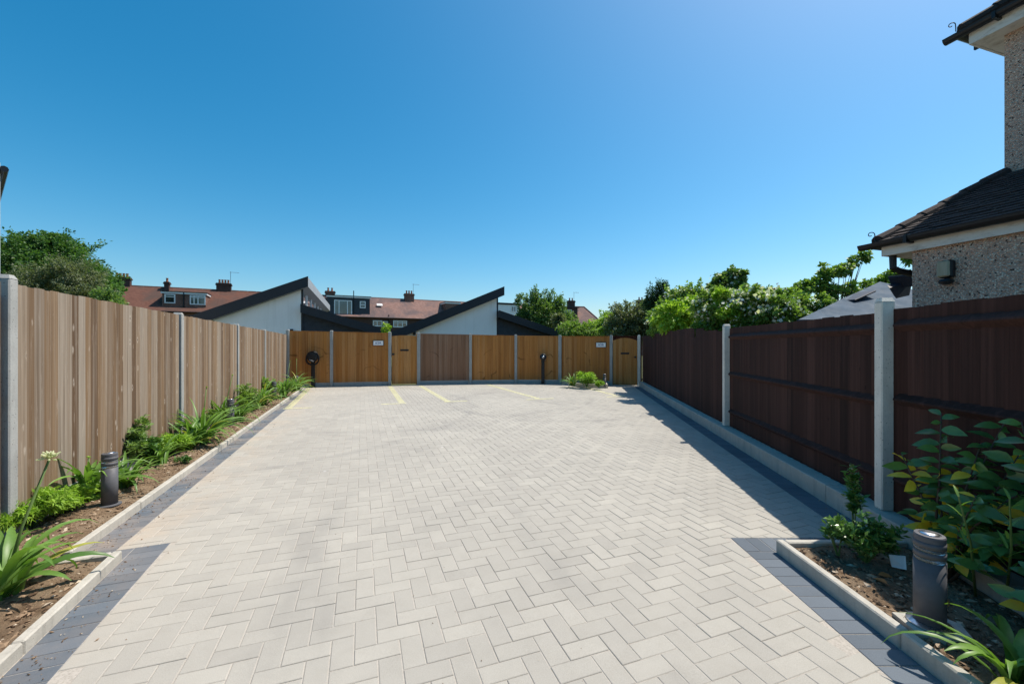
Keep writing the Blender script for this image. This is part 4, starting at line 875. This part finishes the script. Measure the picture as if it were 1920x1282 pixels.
# house at the left edge of the picture
lh = thing('white_rendered_house', Vector((-13, 10, 0)), 'white rendered house whose dark eave just enters beside the big tree', 'house')
cq = P(2.5, 300, 8.1); cq = Vector((cq.x-.02, cq.y, 0)); la = Vector((-.80, .60, 0)); lb_ = Vector((-.60, -.80, 0))      # side walls run clear of the view
MB().prism([cq, cq + lb_*6, cq + lb_*6 + Z*5, cq + Z*5], la*7).build('wall', M['render_white'], lh)
e = P(8, 322, 8.0); b0 = Vector((e.x, e.y, 0)); mb = MB(); q4 = [b0, b0 + lb_*6.5, b0 + lb_*6.5 + la*7.5, b0 + la*7.5]; apx = [b0 + lb_*3.2 + la*3 + Z*7.3, b0 + lb_*3.2 + la*4.5 + Z*7.3]
mb.add([v + Z*4.82 for v in q4] + apx, [(0,1,4), (1,2,5,4), (2,3,5), (3,0,4,5), (0,3,2,1)]); mb.build('roof', M['tile'], lh)
MB().tube([q4[0] + Z*4.84, q4[3] + Z*4.84], .06, 8).build('gutter', M['black'], lh)

# ------------------------------------------------------------------ vegetation
def nrm(a): return a/np.maximum(np.linalg.norm(a, axis=-1, keepdims=True), 1e-9)
def leafs(Pt, Ax, size, aspect=.5, fold=.25, tone=None, droop=0.0, rg=rng):
    """one folded rhombic leaf of two triangles-pairs per point: base, side, tip, side"""
    n = len(Pt); Ax = nrm(Ax); rnd = nrm(rg.normal(size=(n,3)) + np.array([0,0,.9])); sd = nrm(np.cross(Ax, rnd)); up = np.cross(sd, Ax)
    sz = size*rg.uniform(.65, 1.3, (n,1)); tip = Pt + Ax*sz + np.array([0,0,-1.])*sz*droop; mid = Pt + Ax*sz*.45
    a = mid + sd*sz*aspect/2 + up*sz*fold*aspect*.5; b = mid - sd*sz*aspect/2 + up*sz*fold*aspect*.5
    V = np.stack([Pt, a, tip, b], 1).reshape(-1,3); Fc = np.arange(4*n).reshape(-1,4)
    return V, Fc, (rg.random(n) if tone is None else tone)
def crown_points(lumps, n, clumps=14, spread=.33, rg=rng):
    vol = np.array([l[3]*l[4]*l[5] for l in lumps])**.67; cnt = (vol/vol.sum()*n).astype(int)+1; Ps = []; Ax = []; Tn = []
    for l, c in zip(lumps, cnt):
        cc = np.array(l[:3]); rr = np.array(l[3:6]); k = max(5, int(clumps*(vol[0] and 1)))
        dirs = nrm(rg.normal(size=(k,3))); rad = rg.uniform(.25, 1.0, (k,1))**.45; cen = dirs*rad; ct = rg.uniform(-.25,.25,k)
        idx = rg.integers(0, k, c); off = nrm(rg.normal(size=(c,3)))*(rg.random((c,1))**.6)*spread*1.55; q = cen[idx] + off
        Ps.append(cc + q*rr); Ax.append(nrm(off + dirs[idx]*.5 + rg.normal(size=(c,3))*.35 + np.array([0,0,-.1]))); Tn.append(np.clip(.45 + ct[idx] + rg.normal(size=c)*.2, 0, 1))
        ns = int(10 + 6*rr.max()); per = max(6, int(c*.22/ns))            # loose shoots standing out of the outline
        sdir = nrm(rg.normal(size=(ns,3)) + np.array([0,0,.75])); ln = rg.uniform(.25,.75,(ns,1,1)); f_ = rg.random((ns,per,1)); q = sdir[:,None,:]*(.8 + f_*ln) + rg.normal(size=(ns,per,3))*.055 + np.array([0,0,.12])*f_*f_
        Ps.append(cc + q.reshape(-1,3)*rr); Ax.append(nrm((sdir[:,None,:] + rg.normal(size=(ns,per,3))*.8).reshape(-1,3))); Tn.append(np.clip(.6 + rg.normal(size=ns*per)*.2, 0, 1))
    return np.concatenate(Ps), np.concatenate(Ax), np.concatenate(Tn)
def tree(name, base, lumps, n, leaf, mat, label, cat='tree', group=None, trunk_r=.12, clumps=16, spread=.33, aspect=.5, blossom=0, droop=.15, bsize=.05, limb=True, seed=1, fork=.35):
    rg = np.random.default_rng(seed); base = Vector(base); g = thing(name, base, label, cat, group); rr = random.Random(seed)
    Pt, Ax, Tn = crown_points(lumps, n, clumps, spread, rg); keep = Pt[:,2] > base.z + .05; Pt, Ax, Tn = Pt[keep], Ax[keep], Tn[keep]
    V, Fc, T = leafs(Pt, Ax, leaf, aspect, .3, Tn, droop, rg); me = fast_mesh('crown', V, Fc, T, tuple(base)); link('crown', me, M[mat], g)
    mb = MB(); zt = min(l[2] for l in lumps); cx = sum(l[0] for l in lumps)/len(lumps); cy = sum(l[1] for l in lumps)/len(lumps)
    fk = base + (Vector((cx, cy, zt)) - base)*fork; fk.z = base.z + max(.15, (zt-base.z)*.7)
    mb.tube([base - Z*.05, base + (fk-base)*.5 + Vector((rr.uniform(-.05,.05), rr.uniform(-.05,.05), 0)), fk], [trunk_r, trunk_r*.8, trunk_r*.65], 8)
    for l in lumps:
        for k in range(3):
            e = Vector((l[0]+rr.uniform(-.6,.6)*l[3], l[1]+rr.uniform(-.6,.6)*l[4], l[2]+rr.uniform(-.1,.8)*l[5])); m_ = fk + (e-fk)*.5 + Vector((rr.uniform(-.15,.15)*l[3], rr.uniform(-.15,.15)*l[4], rr.uniform(.0,.2)*l[5]))
            mb.tube([fk, m_, e], [trunk_r*.5, trunk_r*.3, trunk_r*.08], 5)
    mb.build('trunk', M['trunk'], g, True)
    if blossom:
        k = rg.integers(0, len(Pt), blossom); cen = Pt[k] + nrm(rg.normal(size=(blossom,3)) + np.array([-.4,-.6,.6]))*leaf*.8; cen = cen[cen[:,2] > np.percentile(Pt[:,2], 25)]
        q = np.repeat(cen, 16, 0) + rg.normal(size=(len(cen)*16,3))*bsize*np.array([1,1,.55]); V, Fc, T = leafs(q, rg.normal(size=(len(q),3))+np.array([0,0,.6]), bsize*.8, .9, .2, None, 0, rg)
        link('blossom', fast_mesh('blossom', V, Fc, T, tuple(base)), M['blossom'], g)
    return g
def L_(px, py, d, rx, rz, ry=None): p = P(px, py, d); k = d/F; return (p.x, p.y, p.z, rx*k, (ry or rx)*k, rz*k)     # lump given in photo pixels at depth d
def base_at(px, d): p = P(px, 640, d); return (p.x, p.y, 0)
# trees on the left
tree('broadleaf_tree', base_at(70, 31), [L_(85,505,31,78,52,70), L_(30,520,31,60,62,60), L_(-45,505,32,60,65,60), L_(125,520,31,62,48,60), L_(165,545,31,40,38,40), L_(195,545,32,24,22,25), L_(100,462,31,36,20,30), L_(60,570,31,90,40,60)], 90000, .22, 'l_tree', 'big dark green broadleaf tree rising behind the weathered fence', trunk_r=.45, clumps=26, spread=.26, seed=3)
tree('grey_leaved_tree', base_at(120, 21), [L_(115,545,21,58,45,50), L_(70,560,21,40,40,40), L_(165,568,21,42,30,40), L_(140,520,21,36,28,30)], 26000, .13, 'l_grey', 'airy grey-green tree with pale bare branch in front of the big tree', trunk_r=.14, clumps=24, spread=.3, aspect=.35, droop=.3, seed=5)
tree('garden_shrub', base_at(200, 19), [L_(200,574,19,24,26,20), L_(180,590,19,30,22,24)], 6000, .12, 'l_mid', 'mid green leafy shrub peeping over the weathered fence beside the red roof', 'shrub', trunk_r=.06, seed=6)
# behind the back fence
tree('fruit_tree', base_at(1022, 25), [L_(1020,598,25,34,30,26), L_(1000,582,25,20,24,18), L_(1040,590,25,24,28,20), L_(1003,556,25,7,16,6), L_(1022,565,25,7,18,6), L_(1035,566,25,5,18,5), L_(978,568,25,9,14,8), L_(1048,570,25,5,14,5), L_(985,600,25,16,18,14), L_(1062,608,25,18,14,14)], 15000, .13, 'l_mid', 'upright fruit tree with long shoots growing behind the second bungalow', trunk_r=.11, clumps=12, spread=.34, seed=8)
tree('blossom_shrub', base_at(1048, 22), [L_(1050,606,22,18,14,14), L_(1075,618,22,30,10,16)], 5000, .10, 'l_grey', 'pale flowering shrub below the fruit tree above the back fence', 'shrub', trunk_r=.05, blossom=40, seed=9)
tree('green_shrub', base_at(1085, 19), [L_(1070,622,19,26,14,20), L_(1100,622,19,28,12,20)], 5500, .10, 'l_rose', 'bright green shrub topping the back fence above the little corner bed', 'shrub', trunk_r=.05, seed=10)
tree('yellow_green_shrub', base_at(1132, 21), [L_(1128,612,21,20,20,16), L_(1140,604,21,14,16,12), L_(1118,620,21,16,12,14)], 6000, .10, 'l_lime', 'yellow-green shrub above the back fence left of the arched gate', 'shrub', trunk_r=.05, seed=11)
tree('sapling', base_at(724, 16.0), [L_(724,617,16.0,6,9,5)], 260, .09, 'l_lime', 'small yellow-green sapling tip behind the plain gate post', 'plant', trunk_r=.012, seed=12)
tree('grey_flowering_shrub', base_at(1195, 19), [L_(1175,605,19,34,28,24), L_(1210,598,19,34,30,24), L_(1185,622,19,45,22,24), L_(1225,615,19,24,24,20)], 17000, .11, 'l_grey', 'dense grey-green flowering shrub behind the arched gate', 'shrub', trunk_r=.08, blossom=150, bsize=.05, seed=13)
tree('dark_conifer', base_at(1237, 17), [L_(1237,585,17,22,28,16), L_(1232,552,17,6,20,6), L_(1247,552,17,6,18,6), L_(1220,560,17,6,24,6), L_(1256,560,17,8,16,7), L_(1214,575,17,10,10,8), L_(1240,540,17,4,12,4)], 9000, .10, 'l_dark', 'small dark spiky evergreen standing above the grey flowering shrub', trunk_r=.07, clumps=9, spread=.4, aspect=.3, seed=14)
# the overgrown garden behind the dark fence
def rb(px, d): p = P(px, 640, d); return (max(p.x, rf(d).x+.3), d, 0)
WL = 'shrub'
tree('rambling_rose', rb(1300, 12), [L_(1270,590,12.2,34,34,36), L_(1310,580,11.8,34,36,34), L_(1245,598,12.8,24,22,26), L_(1290,556,12,24,18,24), L_(1260,618,12.5,40,16,30), L_(1310,612,11.8,34,18,30)], 19000, .085, 'l_rose', 'rambling rose with white clusters behind the gapped end of the dark fence', WL, 'white flowering shrubs behind the dark fence', .06, 20, .27, .6, 140, bsize=.085, seed=21)
tree('lime_shrub', rb(1262, 11), [L_(1262,598,11.0,26,22,30), L_(1290,585,11.0,16,20,20)], 4200, .10, 'l_lime', 'yellow-lime leaved shrub leaning over the far end of the dark fence', WL, None, .04, 14, .32, .6, seed=22)
tree('tall_elder', rb(1365, 9.6), [L_(1340,548,9.8,13,16,13), L_(1352,530,9.8,10,12,10), L_(1372,520,9.8,12,13,12), L_(1389,517,9.6,7,9,7), L_(1384,541,9.6,12,12,12), L_(1362,552,9.8,17,18,17), L_(1392,553,9.6,10,12,10)], 6500, .095, 'l_mid', 'tall dark elder bush rising highest above the gap in the dark fence', WL, None, .05, 15, .3, .55, 14, bsize=.07, seed=23)
tree('flowering_elder', rb(1380, 9), [L_(1350,580,9.2,40,30,40), L_(1400,578,8.8,40,28,40), L_(1440,580,8.4,36,24,36), L_(1340,595,9.4,30,18,30), L_(1345,615,9.2,36,16,30), L_(1395,612,8.8,40,18,34), L_(1445,606,8.4,36,18,30), L_(1490,598,8.4,34,14,28)], 20000, .085, 'l_rose', 'broad elder covered in flat white flower heads behind the dark fence', WL, 'white flowering shrubs behind the dark fence', .06, 20, .27, .55, 170, bsize=.095, seed=24)
tree('lime_shrub', rb(1375, 8.6), [L_(1378,592,8.7,26,14,26), L_(1352,560,8.9,12,12,12)], 2400, .085, 'l_lime', 'yellow-lime shoots mixed into the white elder at the fence top', WL, None, .03, 10, .35, .6, seed=25)
tree('purple_shrub', rb(1440, 10.5), [L_(1425,562,10.5,26,14,22), L_(1455,560,10.4,28,14,22), L_(1415,552,10.5,8,12,8)], 4200, .08, 'l_purple', 'purple-leaved shrub between the elder and the loose branching tree', WL, None, .04, 12, .34, .55, seed=26)
tree('loose_branching_tree', rb(1560, 9.2), [L_(1492,552,9.0,14,12,14), L_(1508,540,9.0,12,10,12), L_(1530,532,9.0,11,10,11), L_(1548,518,9.0,9,8,9), L_(1545,504,9.0,7,7,7), L_(1568,512,9.0,11,9,11), L_(1590,502,9.0,9,9,9), L_(1604,488,9.0,7,8,7), L_(1622,479,9.0,8,8,8), L_(1560,550,9.0,18,12,18), L_(1595,545,9.1,14,11,14), L_(1625,540,9.2,14,10,14), L_(1655,532,9.4,14,9,14), L_(1688,522,9.4,12,9,12), L_(1480,575,8.6,32,18,30), L_(1530,572,8.8,24,14,24), L_(1705,492,9.4,8,14,8), L_(1670,515,9.4,8,7,8)], 8200, .08, 'l_rose', 'loose tree with thin bare branches and fresh leaves beside the pebble-dashed house', 'tree', None, .032, 5, .42, .6, 16, bsize=.06, seed=27)

# strap-leaved clumps
def ribbon(mb, p, az_, L, arch, wdt, tone, rr, nseg=9):
    d = Vector((math.cos(az_), math.sin(az_), 0)); s_ = Vector((-d.y, d.x, 0)); pts = []; ang = arch[0]; q = Vector(p); tw = rr.uniform(-.5,.5)
    for i in range(nseg+1):
        f_ = i/nseg; w_ = wdt*(.55 + .45*min(1, f_*4))*(1 - max(0, f_-.55)/.45)**.8 + .0015
        t_ = d*math.cos(ang) + Z*math.sin(ang); n_ = t_.cross(s_); sd = (s_*math.cos(tw*f_) + n_*math.sin(tw*f_)); nn = t_.cross(sd).normalized()
        if nn.z < 0: nn = -nn
        pts.append((q - sd*w_/2 + nn*w_*.16, q.copy() - nn*w_*.06, q + sd*w_/2 + nn*w_*.16)); q = q + t_*(L/nseg); ang += (arch[1]-arch[0])/nseg*(.5 + f_*1.0)
        if q.z < .045: q.z = .045
    n0 = len(mb.v); vs = [v for tr in pts for v in tr]; fs = []
    for i in range(nseg): a = i*3; fs += [(a, a+1, a+4, a+3), (a+1, a+2, a+5, a+4)]
    mb.add(vs, fs, tone)
def agapanthus(p, n, L, label, seed, wdt=.028, flower=None, group='strap-leaved clumps in the left border', spread=1.0, cat='plant'):
    rr = random.Random(seed); p = Vector(p); g = thing('agapanthus', p, label, cat, group); big = p.y < 4.5
    joined = MB()
    for i in range(n):
        a = rr.uniform(0, 6.283); up = rr.uniform(.75, 1.5); le = L*rr.uniform(.65, 1.15); o_ = p + Vector((rr.gauss(0,.035), rr.gauss(0,.035), -.015)); tone = min(.8, max(0, rr.gauss(.42,.22))) if rr.random() > .06 else .93
        mb = MB() if big else joined
        ribbon(mb, o_, a, le, (up, up - rr.uniform(1.2, 2.6)*spread), wdt*rr.uniform(.75,1.2), tone, rr)
        if big: mb.build('leaf', M['l_strap'], g, True, at=o_)
    if not big: joined.build('leaves', M['l_strap'], g, True)
    for (dx_, dy_, hh, open_) in (flower or []):
        tp = p + Vector((dx_, dy_, hh)); mid = p + Vector((dx_*.42, dy_*.42, hh*.5)); st = MB().tube([p, mid, tp], [.0085*(1 if big else .8), .007, .006], 8).build('flower_stalk', M['stemgreen'], g, True)
        fl_ = MB(); k = 34 if open_ else 8
        for i in range(k):
            v = Vector((rr.gauss(0,.8), rr.gauss(0,.8), rr.gauss(1.0,.6))).normalized(); ln = (.05 if open_ else .022)*rr.uniform(.7,1.15); b = tp + v*ln*.45; e = tp + v*ln
            MBt = fl_; MBt.tube([tp + v*.004, b], .0016, 4, True, .2); MBt.tube([b, b + (e-b)*.5, e], [.003, .0065 if open_ else .005, .0025], 5, True, rr.random())
        fl_.build('flower_head', M['petal'] if open_ else M['l_lime'], st)
    return g
def bushlet(name, p, r, h, n, leaf, mat, label, seed, aspect=.35, droop=.1, group=None, stems=9, cat='shrub', whorl=True):
    rg = np.random.default_rng(seed); rr = random.Random(seed); p = Vector(p); g = thing(name, p, label, cat, group); st = MB(); tips = []
    for i in range(stems):
        a = rr.uniform(0, 6.283); q = p + Vector((math.cos(a)*r*rr.uniform(.1,.85), math.sin(a)*r*rr.uniform(.1,.85), h*rr.uniform(.55,1.0))); m_ = p + (q-p)*.5 + Vector((rr.uniform(-.02,.02), rr.uniform(-.02,.02), .02)); st.tube([p - Z*.02, m_, q], [.006, .004, .002], 5); tips.append((m_, q))
    st.build('stems', M['stemgreen'] if mat != 'l_laurel' else M['trunk'], g)
    Ps = []; Ax = []; Tn = []
    per = max(4, n//(stems*7))
    for m_, q in tips:
        for k in range(7):                               # whorls of leaves up each shoot
            f_ = k/6; c = m_ + (q-m_)*f_ + Vector((rr.gauss(0,.12)*r, rr.gauss(0,.12)*r, rr.gauss(0,.05)*h)) ; tn = rr.uniform(.1,.6) + .3*f_
            ax0 = (q-m_).normalized()
            v = rg.normal(size=(per,3)); v = nrm(v - np.outer(v@np.array(ax0), np.array(ax0))*.8) + np.array(ax0)*rr.uniform(.2,.9)
            Ps.append(np.array(c) + rg.normal(size=(per,3))*leaf*.28); Ax.append(v); Tn.append(np.clip(tn + rg.normal(size=per)*.15, 0, 1))
    Ps = np.concatenate(Ps); Ax = np.concatenate(Ax); Tn = np.concatenate(Tn); Ps[:,2] = np.maximum(Ps[:,2], .05)
    V, Fc, T = leafs(Ps, Ax, leaf, aspect, .3, Tn, droop, rg); link('foliage', fast_mesh('foliage', V, Fc, T, tuple(p)), M[mat], g); return g
sz = .045
agapanthus(G(2, 1118, .04), 32, .52, 'large strap-leaved agapanthus with cream flower head in the front bed', 31, .050, [(.11, .14, .72, True)], group=None, spread=1.25)
bushlet('feathery_shrub', G(60, 985, sz), .30, .22, 4600, .055, 'l_feather', 'low feathery bright green shrub at the foot of the fence behind the front bed', 32, .2, .15, 'feathery low shrubs in the left border', 16)
bushlet('feathery_shrub', G(135, 955, sz), .22, .18, 3400, .05, 'l_feather', 'low yellow-tipped feathery shrub between the two nearest strap-leaved clumps', 33, .2, .15, 'feathery low shrubs in the left border', 14)
agapanthus(G(172, 935, sz), 44, .56, 'strap-leaved clump with yellowing leaf beside the first bollard light', 34, .036, [(-.05,.02,.36,False)])
agapanthus(G(238, 912, sz), 30, .46, 'strap-leaved clump just behind the first bollard light', 35, .034)
bushlet('leafy_shrub', G(240, 884, sz), .22, .50, 2600, .06, 'l_mid', 'open leafy shrub with tall stems behind the first bollard light', 36, .35, .1, None, 10)
bushlet('leafy_shrub', G(272, 872, sz), .22, .34, 2600, .055, 'l_box', 'dark green bushy shrub with white specks against the fence', 37, .3, .1, None, 14)
bushlet('feathery_shrub', G(325, 852, sz), .23, .26, 3200, .06, 'l_feather', 'round feathery lime shrub before the second concrete post', 38, .2, .12, 'feathery low shrubs in the left border', 18)
bushlet('ground_plant', G(345, 868, sz), .09, .06, 300, .035, 'l_box', 'tiny dark ground plant beside the left edging', 39, .4, .1, None, 6)
agapanthus(G(378, 832, sz), 70, .74, 'wide arching strap-leaved clump with tall bud in front of the second concrete post', 40, .036, [(.03,.05,.78,False)])
bushlet('leafy_shrub', G(398, 812, sz), .20, .32, 1700, .05, 'l_mid', 'small leafy shrub with pale flowers behind the arching clump', 41, .35, .1, None, 10)
agapanthus(G(418, 795, sz), 56, .76, 'tall strap-leaved clump just left of the middle bollard light', 42, .034, [(.1,.1,.85,False)])
agapanthus(G(446, 790, sz), 44, .60, 'strap-leaved clump just right of the middle bollard light', 43, .034)
bushlet('leafy_shrub', G(466, 772, sz), .28, .48, 2600, .06, 'l_mid', 'bushy green shrub between the middle bollard light and the third concrete post', 44, .35, .1, None, 12)
bushlet('leafy_shrub', G(455, 778, sz), .2, .62, 900, .06, 'l_rose', 'thin upright shrub at the third concrete post', 45, .35, .1, None, 7)
agapanthus(G(302, 868, sz), 34, .40, 'low strap-leaved clump between the dark bushy shrub and the round lime shrub', 53, .03)
agapanthus(G(352, 842, sz), 40, .5, 'strap-leaved clump tucked behind the round lime shrub', 54, .032)
agapanthus(G(476, 768, sz), 44, .6, 'strap-leaved clump below the third concrete post', 55, .034)
agapanthus(G(492, 760, sz), 56, .68, 'strap-leaved clump before the bollard light second from the back fence', 46, .036)
bushlet('leafy_shrub', G(505, 748, sz), .22, .55, 1500, .07, 'l_rose', 'light green shrub beside the fourth concrete post', 47, .35, .1, None, 10)
agapanthus(G(533, 744, sz), 70, .84, 'fresh strap-leaved clump with yellow leaf near the fence corner', 48, .04, [(.05,.2,.95,False)])
agapanthus(G(556, 732, sz), 54, .70, 'strap-leaved clump spilling round the farthest bollard light', 49, .04, [(-.05,.1,.95,False)])
agapanthus(G(1073, 722.5, .07), 50, .55, 'dark strap-leaved clump in the little corner bed', 50, .03, group=None)
bushlet('feathery_shrub', G(1100, 724, .07), .36, .42, 2600, .11, 'l_feather', 'bright feathery shrub in the middle of the little corner bed', 51, .22, .12, None, 16)
bushlet('feathery_shrub', G(1122, 726, .07), .17, .2, 1100, .08, 'l_feather', 'small feathery shrub at the edge of the little corner bed', 52, .22, .12, None, 9)
# right-hand bed
bushlet('glossy_shrub', G(1622, 1052, .06), .17, .26, 1700, .048, 'l_box', 'dense small-leaved glossy shrub at the end of the right-hand bed', 61, .36, .05, None, 17)
bushlet('glossy_shrub', G(1600, 1008, .06), .05, .46, 420, .05, 'l_box', 'upright twiggy glossy shoot behind the dense small-leaved shrub', 62, .34, .05, None, 3)
bushlet('glossy_shrub', G(1572, 1040, .06), .09, .22, 300, .045, 'l_box', 'thin leaning shoot hanging over the end edging', 63, .36, .05, None, 3)
bushlet('young_shoot', G(1688, 1040, .06), .03, .16, 90, .04, 'l_mid', 'single thin young shoot behind the plant tag', 64, .36, .05, None, 1, 'plant')
agapanthus(Vector((2.02, 1.62, .05)), 26, .46, 'strap-leaved plant at the front of the right-hand bed', 65, .036, group=None)
tg = MB().prism([G(1667,1040,.15), G(1698,1043,.15), G(1700,1068,.08), G(1672,1062,.08)], Vector((.001,.004,.002))).build('plant_tag', M['white'], at=G(1680,1064,.08)); prop(tg, 'blank white plant tag stuck beside the dense glossy shrub', 'plant tag')
# big-leaved laurel
def big_leaf(mb, p, ax_, L, w_, rr, tone):
    ax_ = Vector(ax_).normalized(); s_ = ax_.cross(Vector((-.55+rr.gauss(0,.45), -.55+rr.gauss(0,.45), .75+rr.gauss(0,.25)))).normalized(); u_ = s_.cross(ax_); prof = [(0,.05), (.15,.55), (.38,.98), (.6,.9), (.82,.5), (1.0,.03)]; vs = []
    for f_, k in prof: c = Vector(p) + ax_*L*f_ - Z*L*.28*f_*f_; vs += [c - s_*w_/2*k + u_*w_*.12*k, c, c + s_*w_/2*k + u_*w_*.12*k]
    fs = []
    for i in range(5): a = i*3; fs += [(a, a+1, a+4, a+3), (a+1, a+2, a+5, a+4)]
    mb.add(vs, fs, tone)
def laurel(p, stems, label, seed, LL=.125):
    rr = random.Random(seed); p = Vector(p); g = thing('laurel_bush', p, label, 'shrub'); st = MB()
    for tip, nl, yel in stems:
        nl = int(nl*1.7); tip = Vector(tip); m_ = p + (tip-p)*.5 + Vector((rr.uniform(-.05,.05), rr.uniform(-.05,.05), .06)); st.tube([p + Vector((rr.uniform(-.05,.05), rr.uniform(-.05,.05), -.02)), m_, tip], [.009, .006, .003], 6)
        for k in range(nl):
            f_ = .25 + .75*(k+.5)/nl; c = m_ + (tip-m_)*max(0, (f_-.5)*2) if f_ > .5 else p + (m_-p)*f_*2; a = k*2.4 + rr.uniform(-.4,.4); sp = .35 + .6*f_
            ax_ = Vector((math.cos(a), math.sin(a), rr.uniform(-.1,.65)*f_ + .1)); y_ = rr.random() < yel*2.2*(1.25-f_)
            mb = MB(); L = LL*rr.uniform(.75,1.15)*(1.0 if f_ < .93 else .7); big_leaf(mb, c, ax_, L, L*.46, rr, rr.uniform(.1,.8)); mb.build('leaf', M['l_yellow' if y_ else 'l_laurel'], g, True, at=c)
    st.build('stems', M['trunk'], g, True); return g
def t3(px, py, d): return P(px, py, d)
laurel(Vector((2.58, 2.45, .05)), [(t3(1765,775,2.6), 17, .0), (t3(1690,850,2.7), 13, .55), (t3(1760,880,2.58), 14, .35), (t3(1840,830,2.38), 16, .12), (t3(1890,780,2.3), 15, .06), (t3(1912,850,2.2), 15, .3), (t3(1830,930,2.2), 14, .15), (t3(1900,930,2.12), 15, .15), (t3(1720,960,2.62), 12, .4), (t3(1800,1000,2.4), 13, .15), (t3(1880,1020,2.1), 14, .1), (t3(1960,900,2.1), 16, .2), (t3(1945,1010,2.0), 14, .15), (t3(1850,1070,2.08), 12, .1)], 'large-leaved laurel with yellowing leaves growing against the dark fence', 71)
laurel(Vector((2.62, 1.85, .05)), [(t3(1915,790,2.05), 14, .1), (t3(1985,850,1.95), 14, .15), (t3(1935,1070,1.9), 12, .1), (t3(1900,1120,1.9), 10, .15), (t3(2010,980,1.85), 14, .1), (t3(1960,1130,1.8), 10, .1)], 'second large-leaved laurel at the edge of the right-hand bed', 72)
def weed(p, tip, label, seed):
    rr = random.Random(seed); p = Vector(p); tip = Vector(tip); g = thing('tall_weed', p, label, 'plant', 'tall weeds among the laurel'); st = MB(); m_ = p + (tip-p)*.55 + Vector((.02,.0,.01)); st.tube([p - Z*.01, m_, tip], [.006,.005,.003], 6); lv = MB()
    for k in range(9):
        f_ = .3 + .7*k/8; c = p + (tip-p)*f_; a = k*2.5; L = .12*(1.15-f_*.65); ribbon(lv, c, a, L, (.9, .3), .011, rr.uniform(.4,.75), rr, 5)
    st.build('stem', M['stemgreen'], g, True); lv.build('leaves', M['l_strap'], g, True)
weed(G(1830, 1120, .05), t3(1797, 930, 1.95), 'pale slender weed in front of the laurel behind the bollard light', 81); weed(G(1885, 1130, .05), t3(1893, 935, 1.9), 'tall pale weed in front of the laurel near the strap-leaved plant', 82)
# fallen leaves in the right-hand bed
for i, (px, py, lab) in enumerate(((1647, 1077, 'flat reddish fallen leaf lying nearest the dense glossy shrub'), (1664, 1094, 'brown fallen leaf lying on bare soil between glossy shrub and bollard light'), (1782, 1128, 'curled orange fallen leaf right beside the foot of the bollard light'))):
    rr = random.Random(90+i); mb = MB(); c = G(px, py, .075); big_leaf(mb, c, (math.cos(i*1.7), math.sin(i*1.7), .12), .085, .036, rr, rr.random()); o = mb.build('fallen_leaf', M['l_dry'], at=c); prop(o, lab, 'leaf', 'fallen leaves in the right-hand bed')

# grit, soil crumbs and dry bits washed along the edges of the paving
gr = MB(); rg_ = random.Random(5)
for i in range(900):
    u_ = rg_.random(); off_ = abs(rg_.gauss(0, .11)) + .004
    if i % 3: q = KL0 + KLd*(u_**1.6*11) + KLn*off_
    elif i % 2: q = FLc - FLd*(u_*1.6) + FLn*off_
    else: q = RW0 - RWd*.3 + RWd*(u_**1.5*10.5) + RWn*off_*.6
    chip(gr, (q.x, q.y, .004), rg_.choice((.003,.004,.005,.008)), rg_)
for i in range(240):
    d_ = rg_.uniform(1.6, 14); chip(gr, (rg_.uniform(-.55,.3)*d_*.9, d_, .003), rg_.choice((.002,.003,.004)), rg_)
o = gr.build('grit', M['chips']); prop(o, 'soil crumbs and bark bits scattered along the edges of the paving', 'grit', kind='stuff')
